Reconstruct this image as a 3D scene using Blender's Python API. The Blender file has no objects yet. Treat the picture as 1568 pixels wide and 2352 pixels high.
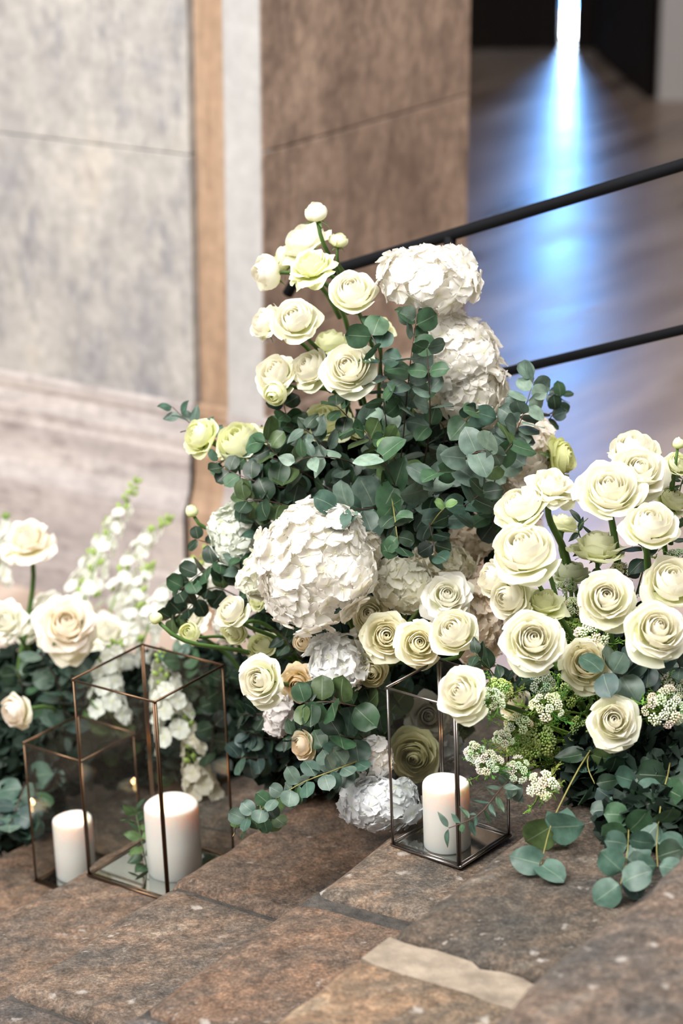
import bpy, bmesh, math, random
from mathutils import Vector, Matrix, noise, Quaternion

# ------------------------------------------------------------------ camera
SC = bpy.context.scene
COL = SC.collection
W_PX, H_PX, LENS, SENSOR = 1568, 2352, 85.0, 24.0
FPX = LENS / SENSOR * W_PX
PITCH = math.radians(19.0)
CAM_Z = 1.63
FWD = Vector((0, math.cos(PITCH), -math.sin(PITCH)))
UP = Vector((0, math.sin(PITCH), math.cos(PITCH)))
RIGHT = Vector((1, 0, 0))
CAM = Vector((0, 0, CAM_Z))
cam_data = bpy.data.cameras.new('camera')
cam_data.sensor_fit = 'HORIZONTAL'
cam_data.sensor_width = SENSOR
cam_data.lens = LENS
cam_data.clip_start = 0.05
cam_data.clip_end = 100
cam_data.dof.use_dof = True
cam_data.dof.focus_distance = 3.52
cam_data.dof.aperture_fstop = 3.2
cam = bpy.data.objects.new('camera', cam_data)
cam.location = CAM
cam.rotation_euler = (math.pi / 2 - PITCH, 0, 0)
COL.objects.link(cam)
SC.camera = cam

# ------------------------------------------------------------------ world, lights, exposure
world = bpy.data.worlds.new('world')
SC.world = world
world.use_nodes = True
wbg = world.node_tree.nodes['Background']
wbg.inputs[0].default_value = (0.985, 0.99, 1.0, 1)
wbg.inputs[1].default_value = 0.42

def area_light(name, loc, target, size, energy, color):
    l = bpy.data.lights.new(name, 'AREA')
    l.shape = 'RECTANGLE'
    l.size, l.size_y = size
    l.energy = energy
    l.color = color
    o = bpy.data.objects.new(name, l)
    o.location = loc
    o.rotation_euler = (Vector(target) - Vector(loc)).to_track_quat('-Z', 'Y').to_euler()
    COL.objects.link(o)
    return o
area_light('window_light', (-3.2, 0.6, 4.6), (-0.1, 4.0, 0.3), (3.2, 2.6), 560, (1.0, 0.975, 0.94))
area_light('overhead_fill', (0.3, 2.6, 5.6), (0.2, 3.4, 0.0), (5.0, 4.0), 460, (1.0, 0.985, 0.96))  # added overhead fill: tops catch more light, lower foliage falls darker

SC.view_settings.view_transform = 'Standard'
SC.view_settings.look = 'None'
SC.view_settings.exposure = 0.0
SC.view_settings.gamma = 1.0
SC.view_settings.use_curve_mapping = False
SC.cycles.transparent_max_bounces = 24
SC.cycles.max_bounces = 8
SC.cycles.transmission_bounces = 6
SC.cycles.diffuse_bounces = 6
SC.cycles.sample_clamp_indirect = 6.0
SC.cycles.caustics_reflective = False

# ------------------------------------------------------------------ helpers
def P(px, py, d):
    """pixel of the photograph + distance along the view axis -> point of the place"""
    return CAM + d * (FWD + (px - W_PX / 2) / FPX * RIGHT - (py - H_PX / 2) / FPX * UP)

def on_plane(px, py, z):
    r = FWD + (px - W_PX / 2) / FPX * RIGHT - (py - H_PX / 2) / FPX * UP
    return CAM + r * ((z - CAM_Z) / r.z)

def screen_dir(fx, fy, fz):
    return (fx * RIGHT + fy * UP - fz * FWD).normalized()

def mesh_from(name, verts, faces, mat=None, smooth=True, uvs=None):
    me = bpy.data.meshes.new(name)
    me.from_pydata([tuple(v) for v in verts], [], faces)
    if smooth:
        me.polygons.foreach_set('use_smooth', [True] * len(me.polygons))
    if uvs is not None:
        uvl = me.uv_layers.new(name='UVMap')
        li = [0] * len(me.loops)
        me.loops.foreach_get('vertex_index', li)
        flat = []
        for i in li:
            flat.extend(uvs[i])
        uvl.data.foreach_set('uv', flat)
    if mat is not None:
        me.materials.append(mat)
    me.update()
    return me

def link(name, data, parent=None, matrix=None, color=None):
    o = bpy.data.objects.new(name, data)
    COL.objects.link(o)
    if parent is not None:
        o.parent = parent
    if matrix is not None:
        o.matrix_basis = matrix
    if color is not None:
        o.color = (*color, 1.0)
    return o

def tag(o, label=None, cat=None, group=None, kind=None):
    if label: o['label'] = label
    if cat: o['category'] = cat
    if group: o['group'] = group
    if kind: o['kind'] = kind
    return o

class MB:
    """collects simple shapes into one mesh"""
    def __init__(s):
        s.v, s.f = [], []
    def add(s, verts, faces):
        n = len(s.v)
        s.v += [Vector(v) for v in verts]
        s.f += [tuple(i + n for i in f) for f in faces]
        return s
    def box(s, lo, hi):
        x0, y0, z0 = lo; x1, y1, z1 = hi
        return s.add([(x0,y0,z0),(x1,y0,z0),(x1,y1,z0),(x0,y1,z0),(x0,y0,z1),(x1,y0,z1),(x1,y1,z1),(x0,y1,z1)],
                     [(3,2,1,0),(4,5,6,7),(0,1,5,4),(1,2,6,5),(2,3,7,6),(3,0,4,7)])
    def prism(s, plan, z0, z1):
        n = len(plan)
        v = [(p[0], p[1], z0) for p in plan] + [(p[0], p[1], z1) for p in plan]
        f = [tuple(range(n - 1, -1, -1)), tuple(range(n, 2 * n))]
        f += [(i, (i + 1) % n, n + (i + 1) % n, n + i) for i in range(n)]
        return s.add(v, f)
    def tube(s, pts, rad, n=8, caps=True):
        pts = [Vector(p) for p in pts]
        rads = rad if isinstance(rad, (list, tuple)) else [rad] * len(pts)
        base = len(s.v)
        ref = None
        for i, p in enumerate(pts):
            t = (pts[min(i + 1, len(pts) - 1)] - pts[max(i - 1, 0)]).normalized()
            if ref is None:
                ref = t.orthogonal().normalized()
            ref = (ref - t * ref.dot(t)).normalized()
            b = t.cross(ref)
            for k in range(n):
                a = 2 * math.pi * k / n
                s.v.append(p + (ref * math.cos(a) + b * math.sin(a)) * rads[i])
        for i in range(len(pts) - 1):
            for k in range(n):
                a, b2 = base + i * n + k, base + i * n + (k + 1) % n
                s.f.append((a, b2, b2 + n, a + n))
        if caps:
            s.f.append(tuple(base + k for k in range(n - 1, -1, -1)))
            e = base + (len(pts) - 1) * n
            s.f.append(tuple(e + k for k in range(n)))
        return s
    def bar(s, a, b, w, h, up=Vector((0, 0, 1))):
        a, b = Vector(a), Vector(b)
        t = (b - a).normalized()
        x = t.cross(up)
        if x.length < 1e-4:
            x = t.orthogonal()
        x.normalize()
        y = x.cross(t)
        q = [(-w, -h), (w, -h), (w, h), (-w, h)]
        v = [a + x * i * .5 + y * j * .5 for i, j in q] + [b + x * i * .5 + y * j * .5 for i, j in q]
        return s.add(v, [(3,2,1,0),(4,5,6,7),(0,1,5,4),(1,2,6,5),(2,3,7,6),(3,0,4,7)])
    def mesh(s, name, mat=None, smooth=False, inv=None):
        v = s.v if inv is None else [inv @ p for p in s.v]
        me = mesh_from(name, v, s.f, mat, smooth)
        bm = bmesh.new(); bm.from_mesh(me)
        bmesh.ops.recalc_face_normals(bm, faces=bm.faces)
        bm.to_mesh(me); bm.free()
        return me

def bez(p0, p1, p2, p3, t):
    m = 1 - t
    return p0 * (m*m*m) + p1 * (3*m*m*t) + p2 * (3*m*t*t) + p3 * (t*t*t)

# ------------------------------------------------------------------ materials
def new_mat(name):
    m = bpy.data.materials.new(name)
    m.use_nodes = True
    nt = m.node_tree
    nt.nodes.clear()
    out = nt.nodes.new('ShaderNodeOutputMaterial')
    return m, nt, out

def nd(nt, kind, **kw):
    n = nt.nodes.new(kind)
    for k, v in kw.items():
        if k.startswith('i_'):
            n.inputs[k[2:].replace('_', ' ')].default_value = v
        else:
            setattr(n, k, v)
    return n

def ramp(nt, stops, interp='LINEAR'):
    r = nt.nodes.new('ShaderNodeValToRGB')
    r.color_ramp.interpolation = interp
    el = r.color_ramp.elements
    while len(el) < len(stops):
        el.new(0.5)
    for e, (p, c) in zip(el, stops):
        e.position = p
        e.color = (*c, 1) if len(c) == 3 else c
    return r

def simple_mat(name, color, rough=0.5, metal=0.0, spec=0.5):
    m, nt, out = new_mat(name)
    b = nd(nt, 'ShaderNodeBsdfPrincipled')
    b.inputs['Base Color'].default_value = (*color, 1)
    b.inputs['Roughness'].default_value = rough
    b.inputs['Metallic'].default_value = metal
    b.inputs['Specular IOR Level'].default_value = spec
    nt.links.new(b.outputs[0], out.inputs[0])
    return m

def petal_mat(name, tip, base, transl=0.32, rough=0.55, pos=(0.0, 0.55), glow=(1.0, 0.98, 0.86)):
    """thin petal: pigment from base to rim along its length, tinted by the flower, part of the light passes through"""
    m, nt, out = new_mat(name)
    L = nt.links.new
    uv = nd(nt, 'ShaderNodeUVMap')
    sep = nd(nt, 'ShaderNodeSeparateXYZ')
    L(uv.outputs[0], sep.inputs[0])
    r = ramp(nt, [(pos[0], base), (pos[1], tip)])
    L(sep.outputs['Y'], r.inputs[0])
    info = nd(nt, 'ShaderNodeObjectInfo')
    mul = nd(nt, 'ShaderNodeMix', data_type='RGBA', blend_type='MULTIPLY')
    mul.inputs[0].default_value = 1
    L(r.outputs[0], mul.inputs[6]); L(info.outputs['Color'], mul.inputs[7])
    # faint veins running along the petal
    map_ = nd(nt, 'ShaderNodeMapping')
    map_.inputs['Scale'].default_value = (26, 2.2, 1)
    L(uv.outputs[0], map_.inputs[0])
    nz = nd(nt, 'ShaderNodeTexNoise'); nz.inputs['Scale'].default_value = 1.0; nz.inputs['Detail'].default_value = 2
    L(map_.outputs[0], nz.inputs['Vector'])
    bmp = nd(nt, 'ShaderNodeBump'); bmp.inputs['Strength'].default_value = 0.12; bmp.inputs['Distance'].default_value = 0.002
    L(nz.outputs[0], bmp.inputs['Height'])
    b = nd(nt, 'ShaderNodeBsdfPrincipled')
    b.inputs['Roughness'].default_value = rough
    b.inputs['Specular IOR Level'].default_value = 0.25
    L(mul.outputs[2], b.inputs['Base Color']); L(bmp.outputs[0], b.inputs['Normal'])
    t = nd(nt, 'ShaderNodeBsdfTranslucent')
    warm = nd(nt, 'ShaderNodeMix', data_type='RGBA', blend_type='MULTIPLY'); warm.inputs[0].default_value = 1
    warm.inputs[7].default_value = (*glow, 1)
    L(mul.outputs[2], warm.inputs[6]); L(warm.outputs[2], t.inputs[0]); L(bmp.outputs[0], t.inputs[1])
    mx = nd(nt, 'ShaderNodeMixShader'); mx.inputs[0].default_value = transl
    L(b.outputs[0], mx.inputs[1]); L(t.outputs[0], mx.inputs[2]); L(mx.outputs[0], out.inputs[0])
    return m

def leaf_mat(name):
    m, nt, out = new_mat(name)
    L = nt.links.new
    uv = nd(nt, 'ShaderNodeUVMap')
    info = nd(nt, 'ShaderNodeObjectInfo')
    sep = nd(nt, 'ShaderNodeSeparateXYZ'); L(uv.outputs[0], sep.inputs[0])
    # pale midrib
    a = nd(nt, 'ShaderNodeMath', operation='SUBTRACT'); a.inputs[1].default_value = 0.5; L(sep.outputs['X'], a.inputs[0])
    ab = nd(nt, 'ShaderNodeMath', operation='ABSOLUTE'); L(a.outputs[0], ab.inputs[0])
    rib = ramp(nt, [(0.0, (1, 1, 1)), (0.022, (0, 0, 0))]); L(ab.outputs[0], rib.inputs[0])
    geo = nd(nt, 'ShaderNodeNewGeometry')
    nz = nd(nt, 'ShaderNodeTexNoise'); nz.inputs['Scale'].default_value = 70; nz.inputs['Detail'].default_value = 4
    L(geo.outputs['Position'], nz.inputs['Vector'])
    var = ramp(nt, [(0.32, (0.66, 0.72, 0.68)), (0.68, (1.2, 1.18, 1.16))]); L(nz.outputs[0], var.inputs[0])
    mul = nd(nt, 'ShaderNodeMix', data_type='RGBA', blend_type='MULTIPLY'); mul.inputs[0].default_value = 1
    L(info.outputs['Color'], mul.inputs[6]); L(var.outputs[0], mul.inputs[7])
    mr = nd(nt, 'ShaderNodeMix', data_type='RGBA')
    mr.inputs[7].default_value = (0.30, 0.36, 0.24, 1)
    f = nd(nt, 'ShaderNodeMath', operation='MULTIPLY'); f.inputs[1].default_value = 0.55
    L(rib.outputs[0], f.inputs[0]); L(f.outputs[0], mr.inputs[0]); L(mul.outputs[2], mr.inputs[6])
    b = nd(nt, 'ShaderNodeBsdfPrincipled')
    b.inputs['Roughness'].default_value = 0.42
    b.inputs['Specular IOR Level'].default_value = 0.42
    L(mr.outputs[2], b.inputs['Base Color'])
    t = nd(nt, 'ShaderNodeBsdfTranslucent'); L(mr.outputs[2], t.inputs[0])
    mx = nd(nt, 'ShaderNodeMixShader'); mx.inputs[0].default_value = 0.14
    L(b.outputs[0], mx.inputs[1]); L(t.outputs[0], mx.inputs[2]); L(mx.outputs[0], out.inputs[0])
    return m

def tint_mat(name, rough=0.5):
    """plain plant colour taken from the object's own colour"""
    m, nt, out = new_mat(name)
    info = nd(nt, 'ShaderNodeObjectInfo')
    b = nd(nt, 'ShaderNodeBsdfPrincipled')
    b.inputs['Roughness'].default_value = rough
    b.inputs['Specular IOR Level'].default_value = 0.3
    nt.links.new(info.outputs['Color'], b.inputs['Base Color'])
    nt.links.new(b.outputs[0], out.inputs[0])
    return m

def step_stone_mat():
    m, nt, out = new_mat('worn_step_stone')
    L = nt.links.new
    geo = nd(nt, 'ShaderNodeNewGeometry')
    info = nd(nt, 'ShaderNodeObjectInfo')
    def noise_node(scale, detail, rough=0.6, vec=None):
        n = nd(nt, 'ShaderNodeTexNoise')
        n.inputs['Scale'].default_value = scale; n.inputs['Detail'].default_value = detail
        n.inputs['Roughness'].default_value = rough
        L((vec or geo.outputs['Position']), n.inputs['Vector'])
        return n
    mp = nd(nt, 'ShaderNodeMapping', vector_type='TEXTURE'); mp.inputs['Rotation'].default_value = (0, 0, math.radians(20)); mp.inputs['Scale'].default_value = (1.0, 0.55, 1)
    L(geo.outputs['Position'], mp.inputs[0])
    big = noise_node(6.5, 6, 0.65, mp.outputs[0])
    rust = ramp(nt, [(0.34, (0.080, 0.073, 0.068)), (0.47, (0.130, 0.106, 0.088)), (0.57, (0.160, 0.115, 0.086)), (0.70, (0.215, 0.18, 0.148))])
    L(big.outputs[0], rust.inputs[0])
    mid = noise_node(42, 8, 0.7)
    mid_r = ramp(nt, [(0.3, (0.42, 0.41, 0.40)), (0.5, (1, 1, 1)), (0.70, (1.8, 1.74, 1.66))])
    L(mid.outputs[0], mid_r.inputs[0])
    mul = nd(nt, 'ShaderNodeMix', data_type='RGBA', blend_type='MULTIPLY'); mul.inputs[0].default_value = 1
    L(rust.outputs[0], mul.inputs[6]); L(mid_r.outputs[0], mul.inputs[7])
    grain = noise_node(210, 4, 0.7)
    grain_r = ramp(nt, [(0.32, (0.50, 0.49, 0.48)), (0.5, (0.95, 0.95, 0.95)), (0.68, (1.7, 1.66, 1.6))]); L(grain.outputs[0], grain_r.inputs[0])
    mulg = nd(nt, 'ShaderNodeMix', data_type='RGBA', blend_type='MULTIPLY'); mulg.inputs[0].default_value = 1
    L(mul.outputs[2], mulg.inputs[6]); L(grain_r.outputs[0], mulg.inputs[7])
    tint = nd(nt, 'ShaderNodeMix', data_type='RGBA', blend_type='MULTIPLY'); tint.inputs[0].default_value = 1
    L(mulg.outputs[2], tint.inputs[6]); L(info.outputs['Color'], tint.inputs[7])
    # pale lichen and chips
    sp = noise_node(85, 5, 0.55, mp.outputs[0])
    sp_r = ramp(nt, [(0.62, (0, 0, 0)), (0.70, (1, 1, 1))]); L(sp.outputs[0], sp_r.inputs[0])
    zone = noise_node(9, 3, 0.5)
    zone_r = ramp(nt, [(0.45, (0.12, 0.12, 0.12)), (0.62, (0.75, 0.75, 0.75))]); L(zone.outputs[0], zone_r.inputs[0])
    fac = nd(nt, 'ShaderNodeMath', operation='MULTIPLY'); L(sp_r.outputs[0], fac.inputs[0]); L(zone_r.outputs[0], fac.inputs[1])
    mixl = nd(nt, 'ShaderNodeMix', data_type='RGBA'); mixl.inputs[7].default_value = (0.43, 0.38, 0.33, 1)
    L(fac.outputs[0], mixl.inputs[0]); L(tint.outputs[2], mixl.inputs[6])
    # sparse white spots
    vo = nd(nt, 'ShaderNodeTexVoronoi'); vo.inputs['Scale'].default_value = 26; vo.inputs['Randomness'].default_value = 1
    dn = noise_node(40, 3, 0.6)
    ds = nd(nt, 'ShaderNodeMix', data_type='RGBA', blend_type='ADD'); ds.inputs[0].default_value = 0.035
    L(geo.outputs['Position'], ds.inputs[6]); L(dn.outputs['Color'], ds.inputs[7]); L(ds.outputs[2], vo.inputs['Vector'])
    vr = ramp(nt, [(0.10, (1, 1, 1)), (0.24, (0, 0, 0))]); L(vo.outputs['Distance'], vr.inputs[0])
    vs = nd(nt, 'ShaderNodeSeparateColor'); L(vo.outputs['Color'], vs.inputs[0])
    gt = nd(nt, 'ShaderNodeMath', operation='GREATER_THAN'); gt.inputs[1].default_value = 0.72; L(vs.outputs[0], gt.inputs[0])
    f2 = nd(nt, 'ShaderNodeMath', operation='MULTIPLY'); L(vr.outputs[0], f2.inputs[0]); L(gt.outputs[0], f2.inputs[1])
    f3 = nd(nt, 'ShaderNodeMath', operation='MULTIPLY'); f3.inputs[1].default_value = 0.55; L(f2.outputs[0], f3.inputs[0])
    mixs = nd(nt, 'ShaderNodeMix', data_type='RGBA'); mixs.inputs[7].default_value = (0.60, 0.55, 0.50, 1)
    L(f3.outputs[0], mixs.inputs[0]); L(mixl.outputs[2], mixs.inputs[6])
    b = nd(nt, 'ShaderNodeBsdfPrincipled'); b.inputs['Roughness'].default_value = 0.62
    b.inputs['Specular IOR Level'].default_value = 0.35
    L(mixs.outputs[2], b.inputs['Base Color'])
    fine = noise_node(260, 6, 0.7)
    add = nd(nt, 'ShaderNodeMath', operation='ADD'); L(mid.outputs[0], add.inputs[0])
    fm = nd(nt, 'ShaderNodeMath', operation='MULTIPLY'); fm.inputs[1].default_value = 0.45; L(fine.outputs[0], fm.inputs[0]); L(fm.outputs[0], add.inputs[1])
    bmp = nd(nt, 'ShaderNodeBump'); bmp.inputs['Strength'].default_value = 0.8; bmp.inputs['Distance'].default_value = 0.008
    L(add.outputs[0], bmp.inputs['Height']); L(bmp.outputs[0], b.inputs['Normal'])
    L(b.outputs[0], out.inputs[0])
    return m

def wall_mat(name, stops, stain, scale=(1.6, 1.6, 0.7), bump=0.25, stain_amt=0.55, fine=0.25):
    """weathered stone: broad clouding, vertical stains, small dark pits"""
    m, nt, out = new_mat(name)
    L = nt.links.new
    geo = nd(nt, 'ShaderNodeNewGeometry')
    mp = nd(nt, 'ShaderNodeMapping'); mp.inputs['Scale'].default_value = scale
    L(geo.outputs['Position'], mp.inputs[0])
    n1 = nd(nt, 'ShaderNodeTexNoise'); n1.inputs['Scale'].default_value = 2.6; n1.inputs['Detail'].default_value = 7; n1.inputs['Roughness'].default_value = 0.62
    L(mp.outputs[0], n1.inputs['Vector'])
    r1 = ramp(nt, stops); L(n1.outputs[0], r1.inputs[0])
    mp2 = nd(nt, 'ShaderNodeMapping'); mp2.inputs['Scale'].default_value = (scale[0] * 2.2, scale[1] * 2.2, scale[2] * 1.1); mp2.inputs['Location'].default_value = (3.1, 7.7, 1.3)
    L(geo.outputs['Position'], mp2.inputs[0])
    n2 = nd(nt, 'ShaderNodeTexNoise'); n2.inputs['Scale'].default_value = 3.4; n2.inputs['Detail'].default_value = 5; n2.inputs['Roughness'].default_value = 0.7
    L(mp2.outputs[0], n2.inputs['Vector'])
    r2 = ramp(nt, [(0.52, (0, 0, 0)), (0.70, (stain_amt,) * 3)]); L(n2.outputs[0], r2.inputs[0])
    mx = nd(nt, 'ShaderNodeMix', data_type='RGBA'); mx.inputs[7].default_value = (*stain, 1)
    L(r2.outputs[0], mx.inputs[0]); L(r1.outputs[0], mx.inputs[6])
    n3 = nd(nt, 'ShaderNodeTexNoise'); n3.inputs['Scale'].default_value = 30; n3.inputs['Detail'].default_value = 5
    L(geo.outputs['Position'], n3.inputs['Vector'])
    r3 = ramp(nt, [(0.3, (1 - fine,) * 3), (0.7, (1 + fine,) * 3)]); L(n3.outputs[0], r3.inputs[0])
    mul = nd(nt, 'ShaderNodeMix', data_type='RGBA', blend_type='MULTIPLY'); mul.inputs[0].default_value = 1
    L(mx.outputs[2], mul.inputs[6]); L(r3.outputs[0], mul.inputs[7])
    b = nd(nt, 'ShaderNodeBsdfPrincipled'); b.inputs['Roughness'].default_value = 0.75; b.inputs['Specular IOR Level'].default_value = 0.25
    L(mul.outputs[2], b.inputs['Base Color'])
    bmp = nd(nt, 'ShaderNodeBump'); bmp.inputs['Strength'].default_value = bump; bmp.inputs['Distance'].default_value = 0.02
    L(n2.outputs[0], bmp.inputs['Height']); L(bmp.outputs[0], b.inputs['Normal'])
    L(b.outputs[0], out.inputs[0])
    return m

def floor_mat():
    m, nt, out = new_mat('polished_stone_floor')
    L = nt.links.new
    geo = nd(nt, 'ShaderNodeNewGeometry')
    mp = nd(nt, 'ShaderNodeMapping', vector_type='TEXTURE'); mp.inputs['Rotation'].default_value = (0, 0, math.radians(57)); mp.inputs['Scale'].default_value = (2.6, 0.42, 1)
    L(geo.outputs['Position'], mp.inputs[0])
    n1 = nd(nt, 'ShaderNodeTexNoise'); n1.inputs['Scale'].default_value = 1.9; n1.inputs['Detail'].default_value = 6; n1.inputs['Roughness'].default_value = 0.62
    L(mp.outputs[0], n1.inputs['Vector'])
    r = ramp(nt, [(0.30, (0.22, 0.155, 0.12)), (0.5, (0.43, 0.325, 0.26)), (0.7, (0.66, 0.53, 0.44))])
    L(n1.outputs[0], r.inputs[0])
    b = nd(nt, 'ShaderNodeBsdfPrincipled'); b.inputs['Roughness'].default_value = 0.30; b.inputs['Specular IOR Level'].default_value = 0.5
    L(r.outputs[0], b.inputs['Base Color'])
    rr = ramp(nt, [(0.3, (0.25,) * 3), (0.7, (0.38,) * 3)]); L(n1.outputs[0], rr.inputs[0]); L(rr.outputs[0], b.inputs['Roughness'])
    bmp = nd(nt, 'ShaderNodeBump'); bmp.inputs['Strength'].default_value = 0.18; bmp.inputs['Distance'].default_value = 0.02
    L(n1.outputs[0], bmp.inputs['Height']); L(bmp.outputs[0], b.inputs['Normal'])
    L(b.outputs[0], out.inputs[0])
    return m

def glass_mat():
    m, nt, out = new_mat('clear_lantern_glass')
    L = nt.links.new
    tr = nd(nt, 'ShaderNodeBsdfTransparent'); tr.inputs[0].default_value = (0.90, 0.915, 0.905, 1)
    gl = nd(nt, 'ShaderNodeBsdfGlossy'); gl.inputs['Roughness'].default_value = 0.02
    lw = nd(nt, 'ShaderNodeLayerWeight'); lw.inputs[0].default_value = 0.5
    pw = nd(nt, 'ShaderNodeMath', operation='POWER'); pw.inputs[1].default_value = 4.0; L(lw.outputs['Facing'], pw.inputs[0])
    fr = nd(nt, 'ShaderNodeMath', operation='MULTIPLY_ADD'); fr.inputs[1].default_value = 0.65; fr.inputs[2].default_value = 0.035; L(pw.outputs[0], fr.inputs[0])
    mx = nd(nt, 'ShaderNodeMixShader')
    L(fr.outputs[0], mx.inputs[0]); L(tr.outputs[0], mx.inputs[1]); L(gl.outputs[0], mx.inputs[2]); L(mx.outputs[0], out.inputs[0])
    return m

def wax_mat():
    m, nt, out = new_mat('white_wax')
    b = nd(nt, 'ShaderNodeBsdfPrincipled')
    b.inputs['Base Color'].default_value = (0.86, 0.83, 0.79, 1)
    b.inputs['Roughness'].default_value = 0.45
    b.inputs['Subsurface Weight'].default_value = 0.75
    b.inputs['Subsurface Radius'].default_value = (1.0, 0.62, 0.42)
    b.inputs['Subsurface Scale'].default_value = 0.018
    nt.links.new(b.outputs[0], out.inputs[0])
    return m

def emit_mat(name, color, strength):
    m, nt, out = new_mat(name)
    e = nd(nt, 'ShaderNodeEmission'); e.inputs[0].default_value = (*color, 1); e.inputs[1].default_value = strength
    nt.links.new(e.outputs[0], out.inputs[0])
    return m

M = {}
M['rose'] = petal_mat('cream_rose_petal', (0.965, 0.945, 0.875), (0.80, 0.83, 0.37), 0.40, 0.5, (0.05, 0.64), (1.0, 0.982, 0.865))
M['hydrangea'] = petal_mat('white_hydrangea_petal', (0.955, 0.94, 0.91), (0.86, 0.85, 0.66), 0.40, 0.55, (0.0, 0.3), (1.0, 0.99, 0.95))
M['hyd_core'] = simple_mat('cream_flower_core', (0.80, 0.77, 0.66), 0.8)
M['leaf'] = leaf_mat('eucalyptus_leaf')
M['stem'] = tint_mat('plant_stem', 0.5)
M['deep'] = simple_mat('shade_dark_leaf', (0.014, 0.026, 0.018), 0.6, 0, 0.2)  # near-black leaf colour carries the shade inside the flower masses
M['tiny'] = tint_mat('tiny_flower', 0.7)
M['step'] = step_stone_mat()
M['mortar'] = wall_mat('grey_mortar', [(0.3, (0.03, 0.028, 0.026)), (0.7, (0.10, 0.088, 0.078))], (0.02, 0.02, 0.02), (14, 14, 14), 0.6)
M['cream_mortar'] = wall_mat('cream_mortar', [(0.3, (0.20, 0.16, 0.12)), (0.7, (0.30, 0.245, 0.19))], (0.17, 0.14, 0.115), (9, 9, 9), 0.3, 0.6)
M['wall_joint'] = simple_mat('pale_wall_joint', (0.50, 0.46, 0.41), 0.9)
M['marble'] = wall_mat('weathered_grey_marble', [(0.30, (0.285, 0.28, 0.295)), (0.44, (0.395, 0.38, 0.365)), (0.58, (0.47, 0.45, 0.42)), (0.72, (0.52, 0.475, 0.42))], (0.20, 0.205, 0.235), (1.7, 1.7, 1.3), 0.2, 0.8, 0.16)
M['base_marble'] = wall_mat('pinkish_base_marble', [(0.30, (0.34, 0.305, 0.30)), (0.5, (0.455, 0.41, 0.395)), (0.7, (0.53, 0.475, 0.44))], (0.22, 0.185, 0.185), (0.8, 0.8, 6.5), 0.25, 0.85, 0.12)
M['terracotta'] = wall_mat('tan_sandstone_strip', [(0.3, (0.32, 0.205, 0.135)), (0.55, (0.43, 0.295, 0.20)), (0.75, (0.50, 0.37, 0.275))], (0.24, 0.15, 0.10), (5, 5, 0.5), 0.2, 0.6, 0.12)
M['pale_strip'] = wall_mat('pale_marble_strip', [(0.3, (0.42, 0.415, 0.41)), (0.7, (0.52, 0.51, 0.50))], (0.42, 0.40, 0.40), (3, 3, 0.6), 0.15, 0.4, 0.08)
M['brown_stone'] = wall_mat('brown_pier_stone', [(0.30, (0.20, 0.145, 0.115)), (0.5, (0.34, 0.25, 0.195)), (0.7, (0.48, 0.36, 0.28))], (0.14, 0.105, 0.09), (1.6, 1.6, 1.2), 0.5, 0.8, 0.26)
M['pillar'] = simple_mat('pale_plaster', (0.80, 0.78, 0.77), 0.8)
M['floor'] = floor_mat()
M['door'] = wall_mat('dark_door_wood', [(0.3, (0.012, 0.008, 0.007)), (0.7, (0.022, 0.015, 0.012))], (0.01, 0.008, 0.007), (6, 6, 0.5), 0.2)
M['iron'] = simple_mat('black_iron', (0.006, 0.0065, 0.008), 0.7, 0.0, 0.1)
M['brass'] = simple_mat('aged_brass', (0.135, 0.082, 0.050), 0.36, 1.0)
M['gunmetal'] = simple_mat('dark_gunmetal', (0.24, 0.21, 0.20), 0.28, 1.0)
M['glass'] = glass_mat()
M['mirror'] = simple_mat('mirror_base', (0.72, 0.75, 0.72), 0.03, 1.0)
M['wax'] = wax_mat()
M['wick'] = simple_mat('charred_wick', (0.012, 0.01, 0.009), 0.9)
M['flame'] = emit_mat('candle_flame', (1.0, 0.62, 0.26), 28.0)
M['sky_low'] = emit_mat('daylight_ground', (0.85, 0.93, 1.0), 40.0)
M['sky_high'] = emit_mat('daylight_sky', (0.17, 0.43, 1.0), 64.0)

# ------------------------------------------------------------------ staircase
A56 = math.radians(56)
SN = Vector((math.cos(A56), math.sin(A56), 0))      # along a tread, away from the camera
SU = Vector((math.sin(A56), -math.cos(A56), 0))     # across the treads, upwards
RISE = 0.12
def tread_z(k): return k * RISE
def st(px, py, k):
    p = on_plane(px, py, tread_z(k))
    return p.dot(SN), p.dot(SU)
def from_st(s, t, z): return SN * s + SU * t + Vector((0, 0, z))
nose_px = {-2: [(0, 2090), (125, 2015)], -1: [(0, 2265), (340, 2048), (600, 1890)],
           0: [(450, 2200), (600, 2085), (740, 2010), (885, 1930)], 1: [(880, 2150), (1200, 1890)],
           2: [(1080, 2352), (1210, 2220), (1568, 1950)]}
NOSE = {k: sum(st(x, y, k)[1] for x, y in v) / len(v) for k, v in nose_px.items()}
for k in (-3, -4, -5): NOSE[k] = NOSE[k + 1] - 0.30
for k in (3, 4): NOSE[k] = NOSE[k - 1] + 0.30
FLOOR_Z = -5 * RISE

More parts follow.
